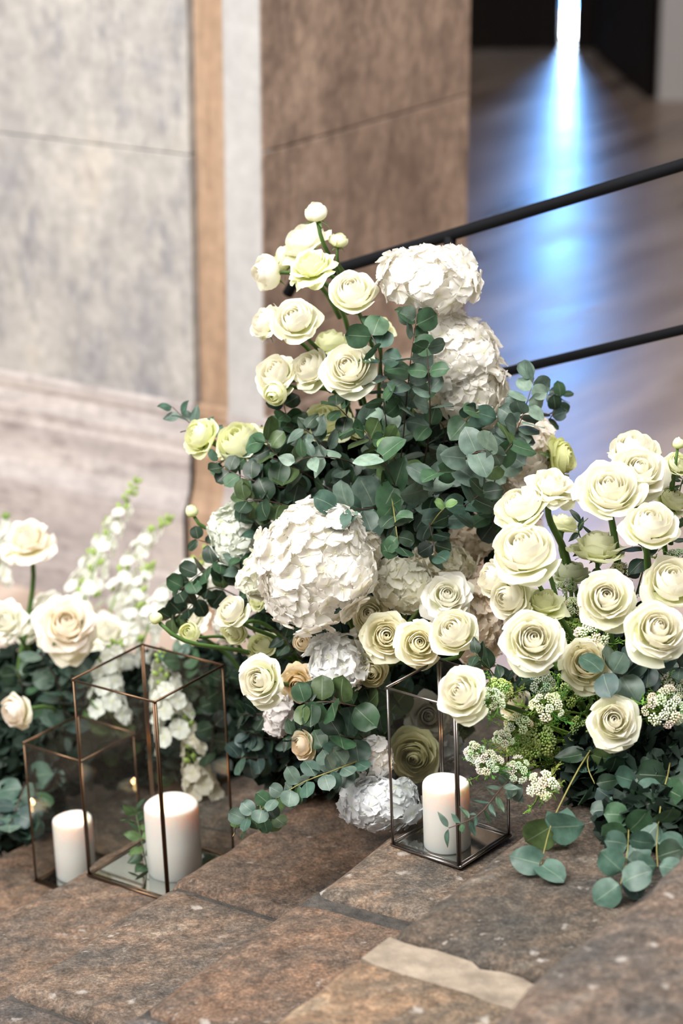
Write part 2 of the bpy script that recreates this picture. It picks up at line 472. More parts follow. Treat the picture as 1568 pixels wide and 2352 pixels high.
def stone_mesh(k, a, b, seed, drop=0.0):
    """one tread stone: a, b = (s at the nose, s at the back) of its two ends; worn round nose, uneven top"""
    t0, t1 = NOSE[k], NOSE[k + 1] + 0.035
    length = max(b[0] - a[0], b[1] - a[1])
    ns = max(8, min(84, int(length / 0.014)))
    prof = [(0.004, -RISE - 0.01), (0.0, -0.055), (0.002, -0.024), (0.008, -0.011), (0.018, -0.004), (0.032, -0.001)]
    nt_ = 16
    for j in range(1, nt_ + 1):
        prof.append((0.032 + (t1 - t0 - 0.032) * j / nt_, 0.0))
    g = 0.006
    V, F = [], []
    cols = [-1] + list(range(ns + 1)) + [ns + 1]
    for i in cols:
        f = min(max(i / ns, 0), 1)
        skirt = i < 0 or i > ns
        for (dt, dz) in prof:
            q = dt / (t1 - t0)
            sa = a[0] + (a[1] - a[0]) * q + g
            sb = b[0] + (b[1] - b[0]) * q - g
            s = sa + (sb - sa) * f
            e = min(s - sa, sb - s)
            t = t0 + dt
            nx = noise.noise(Vector((s * 4.2, seed * 7.3, 0.3)))
            nf = noise.noise(Vector((s * 19, seed * 3.1, 5.0)))
            w = max(0, 1 - dt / 0.12)
            t += w * (0.012 * nx + 0.0045 * nf)
            z = dz
            if dz > -0.05:
                z += 0.005 * noise.noise(Vector((s * 5, t * 5, seed))) + 0.003 * noise.noise(Vector((s * 21, t * 21, seed + 4)))
                z -= 0.010 * max(0, 1 - e / 0.014) ** 2
                z -= 0.006 * w * max(0, nx)
            if skirt:
                z = min(z, 0) - 0.03
            V.append(from_st(s, t, tread_z(k) + z - drop))
    m = len(prof)
    for i in range(len(cols) - 1):
        for j in range(m - 1):
            F.append((i * m + j, i * m + j + 1, (i + 1) * m + j + 1, (i + 1) * m + j))
    me = mesh_from('stone', V, F, M['step'])
    bm = bmesh.new(); bm.from_mesh(me); bmesh.ops.recalc_face_normals(bm, faces=bm.faces); bm.to_mesh(me); bm.free()
    return me

S_NEAR, S_FAR = 1.15, 3.72
mb = MB()
for k in range(-4, 4):
    t0, t1 = NOSE[k] + 0.012, NOSE[k + 1] + 0.03
    plan = [from_st(S_NEAR, t0, 0), from_st(S_FAR, t0, 0), from_st(S_FAR, t1, 0), from_st(S_NEAR, t1, 0)]
    mb.prism([(p.x, p.y) for p in plan], FLOOR_Z, tread_z(k) - 0.014)
stairs = link('stone_staircase', mb.mesh('stair_bed', M['mortar']))
tag(stairs, 'worn brown stone staircase rising to the right', 'staircase', kind='structure')
def jn(p1, p2, k):   # joint given by the two pixels where it meets nose and back
    a, b = st(*p1, k), st(*p2, k)
    q = NOSE[k + 1] - NOSE[k]
    sl = (b[0] - a[0]) / max(b[1] - a[1], 0.05)
    s_nose = a[0] + sl * (NOSE[k] - a[1])
    return (s_nose, s_nose + sl * q)
n_, f_ = (S_NEAR, S_NEAR), (S_FAR, S_FAR)
j_m1a, j_m1b = jn((385, 2020), (600, 2085), -1), jn((0, 2268), (240, 2352), -1)
j_0a, j_0b = jn((690, 2040), (950, 2108), 0), jn((285, 2300), (430, 2352), 0)
j_1a, j_1b = jn((897, 2140), (1190, 2235), 1), jn((866, 2198), (1130, 2280), 1)
def off(j, d): return (j[0] + d, j[1] + d)
stones = [
    (-4, n_, (2.6, 2.65), (1.0, 1.0, 1.0)), (-4, (2.6, 2.65), f_, (1.0, 0.95, 0.9)),
    (-3, n_, (2.45, 2.45), (0.95, 0.95, 1.0)), (-3, (2.45, 2.45), f_, (1.2, 1.05, 0.93)),
    (-2, n_, (2.30, 2.33), (0.8, 0.8, 0.85)), (-2, (2.30, 2.33), (3.0, 3.03), (1.12, 1.02, 0.95)), (-2, (3.0, 3.03), f_, (0.9, 0.9, 0.9)),
    (-1, n_, j_m1b, (0.72, 0.74, 0.80)), (-1, j_m1b, j_m1a, (1.05, 1.0, 0.96)), (-1, j_m1a, (3.05, 3.0), (1.04, 0.90, 0.81)), (-1, (3.05, 3.0), f_, (0.8, 0.8, 0.8)),
    (0, n_, j_0b, (0.85, 0.92, 1.05)), (0, j_0b, off(j_0a, -0.02), (1.14, 0.95, 0.83)), (0, off(j_0a, 0.005), (3.12, 3.1), (1.18, 1.14, 1.08)), (0, (3.12, 3.1), f_, (0.8, 0.8, 0.8)),
    (1, n_, j_1b, (1.45, 1.28, 1.06)), (1, j_1a, (2.98, 3.0), (0.66, 0.68, 0.68)), (1, (2.98, 3.0), f_, (0.8, 0.8, 0.8)),
    (2, n_, (3.0, 3.0), (0.95, 0.93, 0.94)), (2, (3.0, 3.0), f_, (0.8, 0.8, 0.8)),
    (3, n_, (2.2, 2.2), (0.95, 0.93, 0.94)), (3, (2.2, 2.2), f_, (0.95, 0.93, 0.94)),
]
for i, (k, a, b, c) in enumerate(stones):
    link('stone', stone_mesh(k, a, b, i * 1.37 + 0.5), stairs, color=c)
# the pale mortar bed showing between two stones of the third step
mb = MB()
t0, t1 = NOSE[1] + 0.006, NOSE[2] + 0.02
pl = []
for i in range(15):
    f = i / 14
    pl.append(from_st(j_1b[0] + (j_1b[1] - j_1b[0]) * f - 0.004 + 0.010 * noise.noise(Vector((f * 9, 1.7, 0))), t0 + (t1 - t0) * f, 0))
for i in range(15):
    f = 1 - i / 14
    pl.append(from_st(j_1a[0] + (j_1a[1] - j_1a[0]) * f + 0.004 + 0.016 * noise.noise(Vector((f * 8, 8.2, 0))), t0 + (t1 - t0) * f, 0))
mb.prism([(p.x, p.y) for p in pl], tread_z(0) - 0.01, tread_z(1) - 0.009)
tag(link('mortar_joint', mb.mesh('mortar_joint', M['cream_mortar']), stairs), 'pale cream mortar joint')
# ------------------------------------------------------------------ floor
mb = MB().add([(-9, -3, FLOOR_Z), (9, -3, FLOOR_Z), (9, 17.5, FLOOR_Z), (-9, 17.5, FLOOR_Z)], [(0, 1, 2, 3)])
floor = link('floor', mb.mesh('floor', M['floor']))
tag(floor, 'worn reddish brown polished stone floor of the hall', 'floor', kind='structure')

# ------------------------------------------------------------------ left wall and pier
AW = Vector((0.851, -0.525, 0))    # along the left wall, towards its corner
BW = Vector((0.525, 0.851, 0))     # along the pier's brown side, away from the camera
N1, N2 = -BW, AW
CORNER = Vector((-0.182, 5.55, 0))
PIER = 0.99
WALL_TOP = 3.4
def hit(px, py, pt, nrm):
    r = FWD + (px - W_PX / 2) / FPX * RIGHT - (py - H_PX / 2) / FPX * UP
    return CAM + r * ((pt - CAM).dot(nrm) / r.dot(nrm))
Z_PL = -0.07
z_j1 = hit(110, 318, CORNER, N1).z
z_j2 = hit(790, 298, CORNER, N2).z
print('joint heights', z_j1, z_j2)
def slab(p, q, nrm, depth, proud, z0, z1, bev=0.006):
    """upright block from p to q along a wall: its face stands `proud` of the wall line"""
    p, q = Vector(p), Vector(q)
    plan = [p + nrm * proud, q + nrm * proud, q - nrm * depth, p - nrm * depth]
    me = MB().prism([(v.x, v.y) for v in plan], z0, z1).mesh('block')
    bm = bmesh.new(); bm.from_mesh(me)
    bmesh.ops.bevel(bm, geom=list(bm.edges), offset=bev, segments=2, affect='EDGES', profile=0.6)
    bm.to_mesh(me); bm.free()
    return me
def with_mat(me, m):
    me.materials.clear(); me.materials.append(m); return me
core = MB()
wl = [CORNER - AW * 5.0 - N1 * 0.07, CORNER - N1 * 0.07 - N2 * 0.07, CORNER + BW * PIER - N2 * 0.07 - BW * 0.05, CORNER + BW * PIER - N2 * 0.9 - BW * 0.05, CORNER - AW * 5.0 - N1 * 0.9]
core.prism([(p.x, p.y) for p in wl], FLOOR_Z, WALL_TOP)
wall = link('wall_left', core.mesh('wall_core', M['wall_joint']))
tag(wall, 'weathered pale grey marble wall ending in a brown stone pier', 'wall', kind='structure')
def wall_piece(name, me, mat, label=None):
    o = link(name, with_mat(me, mat), wall)
    if label: o['label'] = label
    return o
LS, BS = 0.106, 0.208
g = 0.0012
# grey marble slabs
for (z0, z1) in ((Z_PL, z_j1), (z_j1, WALL_TOP)):
    wall_piece('marble_slab', slab(CORNER - AW * 2.2, CORNER - AW * BS, N1, 0.05, 0.0, z0 + g, z1 - g, 0.003), M['marble'])
    wall_piece('marble_slab', slab(CORNER - AW * 5.0, CORNER - AW * 2.206, N1, 0.05, 0.0, z0 + g, z1 - g, 0.003), M['marble'])
# tan strip and pale corner strip
wall_piece('sandstone_strip', slab(CORNER - AW * BS, CORNER - AW * LS, N1, 0.05, -0.028, Z_PL, WALL_TOP, 0.002), M['terracotta'], 'tan sandstone strip set back between the marbles')
wall_piece('corner_strip', slab(CORNER - AW * LS, CORNER - AW * 0.002, N1, 0.05, 0.006, Z_PL, WALL_TOP, 0.008), M['pale_strip'], 'pale marble corner strip')
# brown blocks on the pier's side
for (z0, z1) in ((Z_PL, z_j2 - 0.45), (z_j2 - 0.45, z_j2), (z_j2, z_j2 + 0.75), (z_j2 + 0.75, WALL_TOP)):
    if z1 - z0 > 0.02:
        wall_piece('pier_stone', slab(CORNER + N1 * 0.002, CORNER + BW * PIER, N2, 0.05, 0.0, z0 + g, z1 - g, 0.005), M['brown_stone'])
# stepped plinth with mouldings, mitred round the corner
prof = [(0.0, Z_PL + 0.03), (0.018, Z_PL + 0.02), (0.022, Z_PL - 0.002), (0.012, Z_PL - 0.014), (0.040, Z_PL - 0.045), (0.052, Z_PL - 0.062),
        (0.052, Z_PL - 0.085), (0.062, Z_PL - 0.095), (0.062, Z_PL - 0.15), (0.085, Z_PL - 0.19), (0.118, Z_PL - 0.215), (0.150, Z_PL - 0.235), (0.155, Z_PL - 0.25), (0.155, Z_PL - 0.40),
        (0.168, Z_PL - 0.415), (0.168, FLOOR_Z)]
V, F = [], []
def plinth_path(o, part):
    o1 = o * 0.36
    if part == 0:
        return [CORNER - AW * 5.0 + N1 * o1, CORNER - AW * BS + N1 * o1]
    return [CORNER - AW * LS + N1 * o1, CORNER + N1 * o1 + N2 * o, CORNER + BW * (PIER + o) + N2 * o, CORNER + BW * (PIER + o) - N2 * 0.8]
for part, matn, nm in ((0, 'base_marble', 'plinth'), (1, 'base_marble', 'pier_plinth')):
    V, F = [], []
    rows = [[Vector((p.x, p.y, z)) for p in plinth_path(o, part)] for (o, z) in prof]
    m = len(rows[0])
    for r in rows: V += r
    for i in range(len(rows) - 1):
        for j in range(m - 1):
            F.append((i * m + j, i * m + j + 1, (i + 1) * m + j + 1, (i + 1) * m + j))
    me = mesh_from(nm, V, F, M[matn], smooth=False)
    bm = bmesh.new(); bm.from_mesh(me); bmesh.ops.recalc_face_normals(bm, faces=bm.faces); bm.to_mesh(me); bm.free()
    o = link(nm, me, wall)
    if part == 1:
        me.materials.append(M['brown_stone'])
        for p in me.polygons:
            if p.normal.dot(N2) > 0.3 or p.normal.dot(BW) > 0.5: p.material_index = 1
strip = [(o * 0.36 - 0.02, z) for (o, z) in prof]
V, F = [], []
for (o, z) in strip:
    for a in (BS, LS):
        p = CORNER - AW * a + N1 * o
        V.append(Vector((p.x, p.y, z)))
for i in range(len(strip) - 1):
    F.append((2 * i, 2 * i + 1, 2 * i + 3, 2 * i + 2))
me = mesh_from('sandstone_strip_base', V, F, M['terracotta'], smooth=False)
link('sandstone_strip_base', me, wall)

# ------------------------------------------------------------------ passage with the door ajar
DY = 15.5
def struct(name, me, label, cat):
    return tag(link(name, me), label, cat, kind='structure')
d1 = struct('door_1', MB().prism([(0.2, DY), (1.384, DY), (1.454, DY + 0.5), (0.2, DY + 0.5)], FLOOR_Z + 0.004, 5.2).mesh('door_leaf', M['door']), 'dark left door leaf standing ajar at the far end', 'door')  # both leaves made deep and slanted at the gap to narrow the daylight fan
d2 = struct('door_2', MB().prism([(1.474, DY), (2.7, DY), (2.7, DY + 0.5), (1.544, DY + 0.5)], FLOOR_Z + 0.004, 5.2).mesh('door_leaf', M['door']), 'dark right door leaf beside the bright gap', 'door')
mb = MB().prism([(1.72, 13.60), (1.80, 13.70), (1.90, DY), (1.62, DY), (1.60, 15.3), (1.66, 14.4)], FLOOR_Z, 5.6)
struct('trim_1', mb.mesh('door_reveal', M['door']), 'dark reveal between the far door and the pale pillar', 'door frame')
mb = MB().prism([(1.772, 13.55), (2.6, 13.55), (2.6, 14.2), (1.80, 14.2)], FLOOR_Z, 5.6)
struct('trim_2', mb.mesh('pale_pillar', M['pillar']), 'pale pillar at the top right edge beside the far door', 'pillar')
mb = MB().box((-6, DY, FLOOR_Z), (0.2, DY + 0.3, 5.6)).box((2.7, DY, FLOOR_Z), (7, DY + 0.3, 5.6)).box((0.2, DY, 5.2), (2.7, DY + 0.3, 5.6))
struct('wall_back', mb.mesh('wall_back', M['door']), 'dark far wall around the door', 'wall')
struct('ceiling', MB().box((-6, 10.0, 5.6), (7, 16.4, 5.75)).mesh('ceiling', M['brown_stone']), 'stone vault over the passage to the door', 'ceiling')
struct('wall_right', MB().box((5.0, 3.0, FLOOR_Z), (5.3, 16.2, 5.6)).mesh('wall_right', M['brown_stone']), 'brown stone side wall of the passage', 'wall')
sky = struct('daylight_outside', MB().add([(0.9, DY + 0.56, -0.42), (2.0, DY + 0.56, -0.42), (2.0, DY + 0.56, 5.2), (0.9, DY + 0.56, 5.2)], [(0, 1, 2, 3)]).mesh('sky', M['sky_high']), 'bright blue daylight in the gap of the door', 'daylight')
link('bright_ground', MB().add([(0.9, DY + 0.56, FLOOR_Z), (2.0, DY + 0.56, FLOOR_Z), (2.0, DY + 0.56, -0.42), (0.9, DY + 0.56, -0.42)], [(0, 1, 2, 3)]).mesh('bright_ground', M['sky_low']), sky)

# ------------------------------------------------------------------ railing beyond the flowers
S_RAIL = 3.52
def hit_s(px, py): return hit(px, py, SN * S_RAIL, SN)
u0, u1 = hit_s(664, 652), hit_s(1568, 378)
l0, l1 = hit_s(1150, 857), hit_s(1568, 757)
ud = (u1 - u0).normalized(); ldir = (l1 - l0).normalized()
rail = link('stair_railing', None)
rail.location = from_st(S_RAIL, NOSE[0] + 0.1, tread_z(0))
inv = Matrix.Translation(-rail.location)
tag(rail, 'black iron stair railing rising to the right behind the flowers', 'railing')
mb = MB().tube([u0 + Vector((0, 0, -0.018)) - ud * 0.004, u0 + ud * 0.012, u0 + ud * 0.06, u1, u1 + ud * 0.9], 0.0105, 12)
link('handrail', mb.mesh('handrail', M['iron'], True, inv), rail)
lt = l0 - ldir * 0.12
mb = MB().tube([lt, l1 + ldir * 0.9], 0.0085, 12)
link('lower_rail', mb.mesh('lower_rail', M['iron'], True, inv), rail)
def tread_top(t):
    k = max(kk for kk in NOSE if NOSE[kk] <= t)
    return tread_z(k)
for q in (hit_s(1033, 541), u1 + ud * 0.35):
    t = q.dot(SU)
    base = from_st(S_RAIL, t, tread_top(t) - 0.012)
    mb = MB().tube([base, Vector((q.x, q.y, q.z - 0.05)), q], [0.0085, 0.0085, 0.012], 10)
    mb.tube([base, base + Vector((0, 0, 0.008))], 0.03, 14)
    link('post', mb.mesh('post', M['iron'], True, inv), rail)

# ------------------------------------------------------------------ lanterns and candles
def lantern(center, side, height, rotz, lean, metal, label, bar=0.0032):
    root = link('glass_lantern', None)
    root.location = center
    root.rotation_euler = (Matrix.Rotation(lean, 3, 'Y') @ Matrix.Rotation(rotz, 3, 'Z')).to_euler()
    tag(root, label, 'lantern', 'open glass box lanterns on the steps')
    h = side / 2
    cs = [(-h, -h), (h, -h), (h, h), (-h, h)]
    mm = M[metal]
    for i, (x, y) in enumerate(cs):
        mb = MB()
        ix, iy = (-math.copysign(1, x), -math.copysign(1, y))
        mb.tube([(x + ix * bar * 0.2, y + iy * bar * 0.9, 0), (x + ix * bar * 0.2, y + iy * bar * 0.9, height)], bar * 0.62, 8)
        mb.tube([(x + ix * bar * 0.9, y + iy * bar * 0.2, 0), (x + ix * bar * 0.9, y + iy * bar * 0.2, height)], bar * 0.62, 8)
        link('corner_post', mb.mesh('corner_post', mm, True), root)
    for i in range(4):
        (x0, y0), (x1, y1) = cs[i], cs[(i + 1) % 4]
        link('top_rail', MB().tube([(x0, y0, height), (x1, y1, height)], bar * 0.62, 8).mesh('top_rail', mm, True), root)
        mb = MB().tube([(x0, y0, bar * 0.7), (x1, y1, bar * 0.7)], bar * 0.75, 8)
        mb.tube([(x0 * .965, y0 * .965, bar * 1.9), (x1 * .965, y1 * .965, bar * 1.9)], bar * 0.5, 8)
        link('bottom_rail', mb.mesh('bottom_rail', mm, True), root)
        e0, e1 = Vector((x0, y0, 0)) * 0.995, Vector((x1, y1, 0)) * 0.995
        link('pane', MB().add([e0 + Vector((0, 0, bar)), e1 + Vector((0, 0, bar)), e1 + Vector((0, 0, height - bar * .5)), e0 + Vector((0, 0, height - bar * .5))], [(0, 1, 2, 3)]).mesh('pane', M['glass']), root)
    link('mirror_base', MB().box((-h + 0.001, -h + 0.001, 0.0008), (h - 0.001, h - 0.001, bar * 1.2)).mesh('mirror_base', M['mirror']), root)
    return root

def candle(base, radius, height, label, seed, axis=Vector((0, 0, 1)), flame_h=0.026, light=0.1):
    root = link('pillar_candle', None)
    root.location = base
    root.rotation_euler = axis.to_track_quat('Z', 'Y').to_euler()
    tag(root, label, 'candle', 'lit white pillar candles in the lanterns')
    r, h = radius, height
    prof = [(0, 0), (r * .96, 0), (r, .003), (r, h * .5), (r, h - .006), (r * .985, h - .002), (r * .95, h), (r * .80, h - .001), (r * .58, h - .004), (r * .50, h - .010), (r * .44, h - .020), (r * .2, h - .023), (0, h - .023)]
    n = 40
    V, F = [], []
    for i, (rr, z) in enumerate(prof):
        for k in range(n):
            a = 2 * math.pi * k / n
            w = 1 + (0.012 * math.sin(3 * a + seed) if 7 <= i <= 10 else 0)
            V.append((rr * w * math.cos(a), rr * w * math.sin(a), z + (0.0014 * math.sin(2 * a + seed) if i >= 4 else 0)))
    for i in range(len(prof) - 1):
        for k in range(n):
            F.append((i * n + k, i * n + (k + 1) % n, (i + 1) * n + (k + 1) % n, (i + 1) * n + k))
    me = mesh_from('wax_body', V, F, M['wax'])
    link('wax_body', me, root)
    wz = h - .024
    link('wick', MB().tube([(0, 0, wz), (.0005, 0, wz + .008), (.0015, .0005, wz + .014)], .0011, 6).mesh('wick', M['wick'], True), root)
    fp = [(0, 0), (.0028, .003), (.0042, .008), (.0036, .014), (.0018, .021), (.0, flame_h)]
    V, F = [], []
    for (rr, z) in fp:
        for k in range(10):
            a = 2 * math.pi * k / 10
            V.append((rr * math.cos(a) + .0012, rr * math.sin(a), wz + .008 + z))
    for i in range(len(fp) - 1):
        for k in range(10):
            F.append((i * 10 + k, i * 10 + (k + 1) % 10, (i + 1) * 10 + (k + 1) % 10, (i + 1) * 10 + k))
    fl = link('flame', mesh_from('flame', V, F, M['flame']), root)
    l = bpy.data.lights.new('candle_light', 'POINT')
    l.energy = light; l.color = (1.0, 0.56, 0.25); l.shadow_soft_size = 0.006
    lo = bpy.data.objects.new('candle_light', l); COL.objects.link(lo)
    lo.parent = root; lo.location = (0, 0, h + .006)
    return root

LEAN = math.radians(-2.2)
lean_axis = Matrix.Rotation(LEAN, 3, 'Y') @ Vector((0, 0, 1))
def lantern_at(left, front, right, z, side, height, metal, label):
    l, f, r = on_plane(*left, z), on_plane(*front, z), on_plane(*right, z)
    c = (l + r) / 2
    a1 = math.atan2((r - f).y, (r - f).x)
    a2 = math.atan2((l - f).y, (l - f).x) - math.pi / 2
    c.z = z + 0.003
    return lantern(c, side, height, (a1 + a2) / 2, LEAN, metal, label), c
lan_r, c_r = lantern_at((897, 1945), (1048, 1997), (1173, 1928), 0, 0.126, 0.254, 'gunmetal', 'glass lantern with dark steel frame beneath the right-hand roses')
lan_l, c_l = lantern_at((207, 2005), (397, 2080), (535, 1990), tread_z(-2), 0.174, 0.352, 'brass', 'tallest glass lantern with aged brass frame on the left')
lan_s, c_s = lantern_at((83, 2025), (212, 2080), (330, 2010), tread_z(-3), 0.136, 0.266, 'brass', 'small brass-edged glass lantern at far left behind the tall one')
def candle_at(cx, base_y, top_y, width, z, label, seed, light):
    b = on_plane(cx, base_y, z + 0.006)
    d = (b - CAM).dot(FWD)
    best = min((abs((H_PX / 2 - FPX * (b + lean_axis * hh - CAM).dot(UP) / (b + lean_axis * hh - CAM).dot(FWD)) - top_y), hh) for hh in [i * .001 for i in range(20, 300)])
    return candle(b, width / 2 * d / FPX, best[1], label, seed, lean_axis, light=light)
candle_at(1027, 1941, 1797, 108, 0, 'white pillar candle with a hollow top in the dark steel lantern', 0.3, 0.22)
candle_at(403, 2000, 1845, 125, tread_z(-2), 'widest white pillar candle glowing in the tall brass lantern', 1.7, 0.40)
candle_at(176, 2010, 1880, 91, tread_z(-3), 'slim white pillar candle in the small lantern at far left', 2.9, 0.22)

# ------------------------------------------------------------------ petals and roses
RNG = random.Random(11)
def petal_mesh(name, rim_r, rim_h, bulge, half_deg, curl, flare, seed, mat, nu=8, nv=8, spiral=0.12, wave=0.02, point=0.0):
    rnd = random.Random(seed)
    p0, p1 = Vector((0.05, 0.0)), Vector((bulge * 0.95, 0.02))
    p2, p3 = Vector((bulge * 1.06, rim_h * 0.62)), Vector((rim_r, rim_h))
    A = math.radians(half_deg)
    ph1, ph2 = rnd.uniform(0, 6.28), rnd.uniform(0, 6.28)
    k1, k2 = rnd.uniform(1.6, 2.6), rnd.uniform(3.5, 5.5)
    V, F, UVs = [], [], []
    for j in range(nv + 1):
        v = j / nv
        for i in range(nu + 1):
            u = 2 * i / nu - 1
            vv = v * (1 - 0.17 * abs(u) ** 2.4 + 0.02 * math.sin(k2 * u + ph2))
            q = bez(p0, p1, p2, p3, vv)
            r, z = q.x, q.y
            c = max(0, (vv - 0.68) / 0.32)
            roll = 0.55 + 0.9 * abs(u) ** 1.6
            r += curl * c * c * roll * (1 + 0.30 * math.sin(k1 * u + ph1))
            z -= curl * 0.85 * c ** 2.4 * roll * (1 + 0.5 * math.sin(k2 * u + ph2))
            r += flare * abs(u) ** 3 * v
            r *= 1 + spiral * u
            z += wave * math.sin(k2 * u + ph1) * v ** 2
            if point:
                e = math.exp(-(u / 0.28) ** 2) * max(0, (v - 0.6) / 0.4)
                r += point * e; z -= point * 0.25 * e
            w = 0.30 + 0.70 * min(1, v * 2.0) ** 0.8
            th = u * A * w
            V.append((r * math.sin(th), -r * math.cos(th), z))
            UVs.append((u * .5 + .5, v))
    n = nu + 1
    for j in range(nv):
        for i in range(nu):
            F.append((j * n + i, j * n + i + 1, (j + 1) * n + i + 1, (j + 1) * n + i))
    return mesh_from(name, V, F, mat, True, UVs)

ROSE_KINDS = {
    # petals, rim radius, rim height, bulge, half angle, curl, side flare
    'open': [(3, .05, .90, .16, 130, 0.0, 0), (3, .13, .95, .27, 115, .01, 0), (3, .23, .965, .38, 100, .03, 0), (4, .35, .955, .50, 84, .05, 0), (4, .48, .91, .62, 74, .08, 0),
             (5, .62, .81, .74, 62, .13, .01), (5, .76, .66, .84, 58, .19, .02), (5, .87, .47, .85, 54, .25, .03)],
    'cup': [(3, .05, .97, .22, 125, 0.0, 0), (3, .14, 1.02, .38, 112, .02, 0), (3, .26, 1.04, .54, 98, .035, 0), (4, .42, 1.00, .69, 80, .06, 0),
            (4, .59, .91, .82, 72, .11, .01), (5, .75, .74, .90, 60, .17, .02), (4, .87, .48, .87, 58, .26, .04)],
    'bud': [(3, .12, 1.28, .34, 125, 0.0, 0), (3, .26, 1.34, .58, 112, .01, 0), (3, .44, 1.32, .80, 100, .05, 0), (4, .66, 1.16, .98, 76, .12, .02)],
    'loose': [(3, .05, .88, .15, 125, 0.0, 0), (3, .13, .93, .26, 108, .02, 0), (4, .24, .94, .38, 88, .04, .01), (4, .37, .90, .50, 74, .08, .01), (5, .52, .81, .62, 60, .14, .02),
              (5, .70, .66, .72, 54, .22, .03), (5, .82, .44, .78, 48, .26, .03), (5, .86, .22, .70, 46, .28, .02)],
    'closed': [(3, .06, 1.50, .42, 125, 0.0, 0), (3, .14, 1.48, .70, 118, 0.0, 0), (3, .30, 1.40, .92, 100, .02, 0)],
}
ROSE_MESH = {}
for kind, layers in ROSE_KINDS.items():
    for li, (n, rr, rh, bu, ha, cu, fl) in enumerate(layers):
        for var in range(3):
            cu_ = cu * (0.7, 1.25, 1.0)[var]
            pt = 0.0
            if kind == 'loose' and li >= 4: pt = 0.22
            elif kind in ('open', 'cup') and li >= 3: pt = (0.07, 0.17, 0.11)[var] * (0.5 + 0.12 * li)
            ROSE_MESH[(kind, li, var)] = petal_mesh('petal', rr, rh, bu, ha, cu_, fl, li * 10 + var + hash(kind[0]) % 1 + 3, M['rose'],
                                                   wave=0.014 + 0.008 * li, point=pt, nu=10 if li > 2 else 8)
def leafy_mesh(name, width, kind, seed, mat, fold=0.18, bend=0.25, nu=4, nv=7):
    """a leaf: unit length along +Y from its stalk, face up +Z"""
    rnd = random.Random(seed)
    ph = rnd.uniform(0, 6.28)
    V, F, UVs = [], [], []
    for j in range(nv + 1):
        v = j / nv
        if kind == 'round':
            w = math.sqrt(max(0, 1 - (2 * v - 1) ** 2)) ** 0.85 * 0.5
            if j == 0: w = 0.05
        elif kind == 'heart':
            w = (math.sin(math.pi * min(1, v * 0.86 + 0.14)) ** 0.62) * 0.5 * (1 - 0.15 * v)
        elif kind == 'ovate':
            w = math.sin(math.pi * v ** 0.72) ** 0.85 * 0.5
        else:
            w = math.sin(math.pi * v ** 0.8) * 0.5
        if j == nv: w = max(w, 0.02) * 0.6
        for i in range(nu + 1):
            u = 2 * i / nu - 1
            x = u * w * width
            y = v - (0.10 * abs(u) ** 1.5 * (1 - v) ** 3 if kind == 'heart' else 0)
            z = fold * abs(u) * w * width - bend * (v - 0.15) ** 2 * (1 if v > 0.15 else 0)
            z += 0.03 * math.sin(5 * v + 3 * u + ph)
            V.append((x, y, z)); UVs.append((u * .5 + .5, v))
    n = nu + 1
    for j in range(nv):
        for i in range(nu):
            F.append((j * n + i, j * n + i + 1, (j + 1) * n + i + 1, (j + 1) * n + i))
    return mesh_from(name, V, F, mat, True, UVs)

SEPAL = [leafy_mesh('sepal', 0.26, 'lance', 40 + i, M['leaf'], 0.3, b, 2, 5) for i, b in enumerate((0.5, -0.3, 0.15))]
def calyx_mesh():
    prof = [(0.0, -0.30), (0.10, -0.28), (0.13, -0.16), (0.20, -0.06), (0.26, 0.04), (0.22, 0.10)]
    V, F = [], []
    for r, z in prof:
        for k in range(8):
            a = k * math.pi / 4
            V.append((r * math.cos(a), r * math.sin(a), z))
    for i in range(len(prof) - 1):
        for k in range(8):
            F.append((i * 8 + k, i * 8 + (k + 1) % 8, (i + 1) * 8 + (k + 1) % 8, (i + 1) * 8 + k))
    return mesh_from('calyx', V, F, M['stem'])
CALYX = calyx_mesh()
def frame_from(z_axis, spin=0.0):
    q = z_axis.to_track_quat('Z', 'Y')
    return (q.to_matrix() @ Matrix.Rotation(spin, 3, 'Z')).to_4x4()

GREEN = (0.075, 0.15, 0.035)
ANCH = {'c': (820, 1590, 3.98), 'r': (1430, 1720, 3.56), 'l': (120, 1790, 4.72), 'u': (860, 1290, 3.98)}
def stem_to(root, start, start_dir, anchor, rad, color, name='stem', pull=0.45):
    end = P(*ANCH[anchor]) if isinstance(anchor, str) else P(*anchor)
    if isinstance(anchor, str):
        end = end + Vector((RNG.uniform(-.06, .06), RNG.uniform(-.04, .04), RNG.uniform(-.05, .03)))
    L = (end - start).length
    p1 = start + start_dir * L * pull * 0.75
    p2 = end + (start - end).normalized() * L * 0.3 + Vector((0, 0, 0.04))
    pts = [bez(start, p1, p2, end, i / 9) for i in range(10)]
    inv = root.matrix_basis.inverted()
    me = MB().tube(pts, [rad * (0.85 + 0.3 * i / 9) for i in range(10)], 7).mesh(name, M['stem'], True, inv)
    return link(name, me, root, color=color)

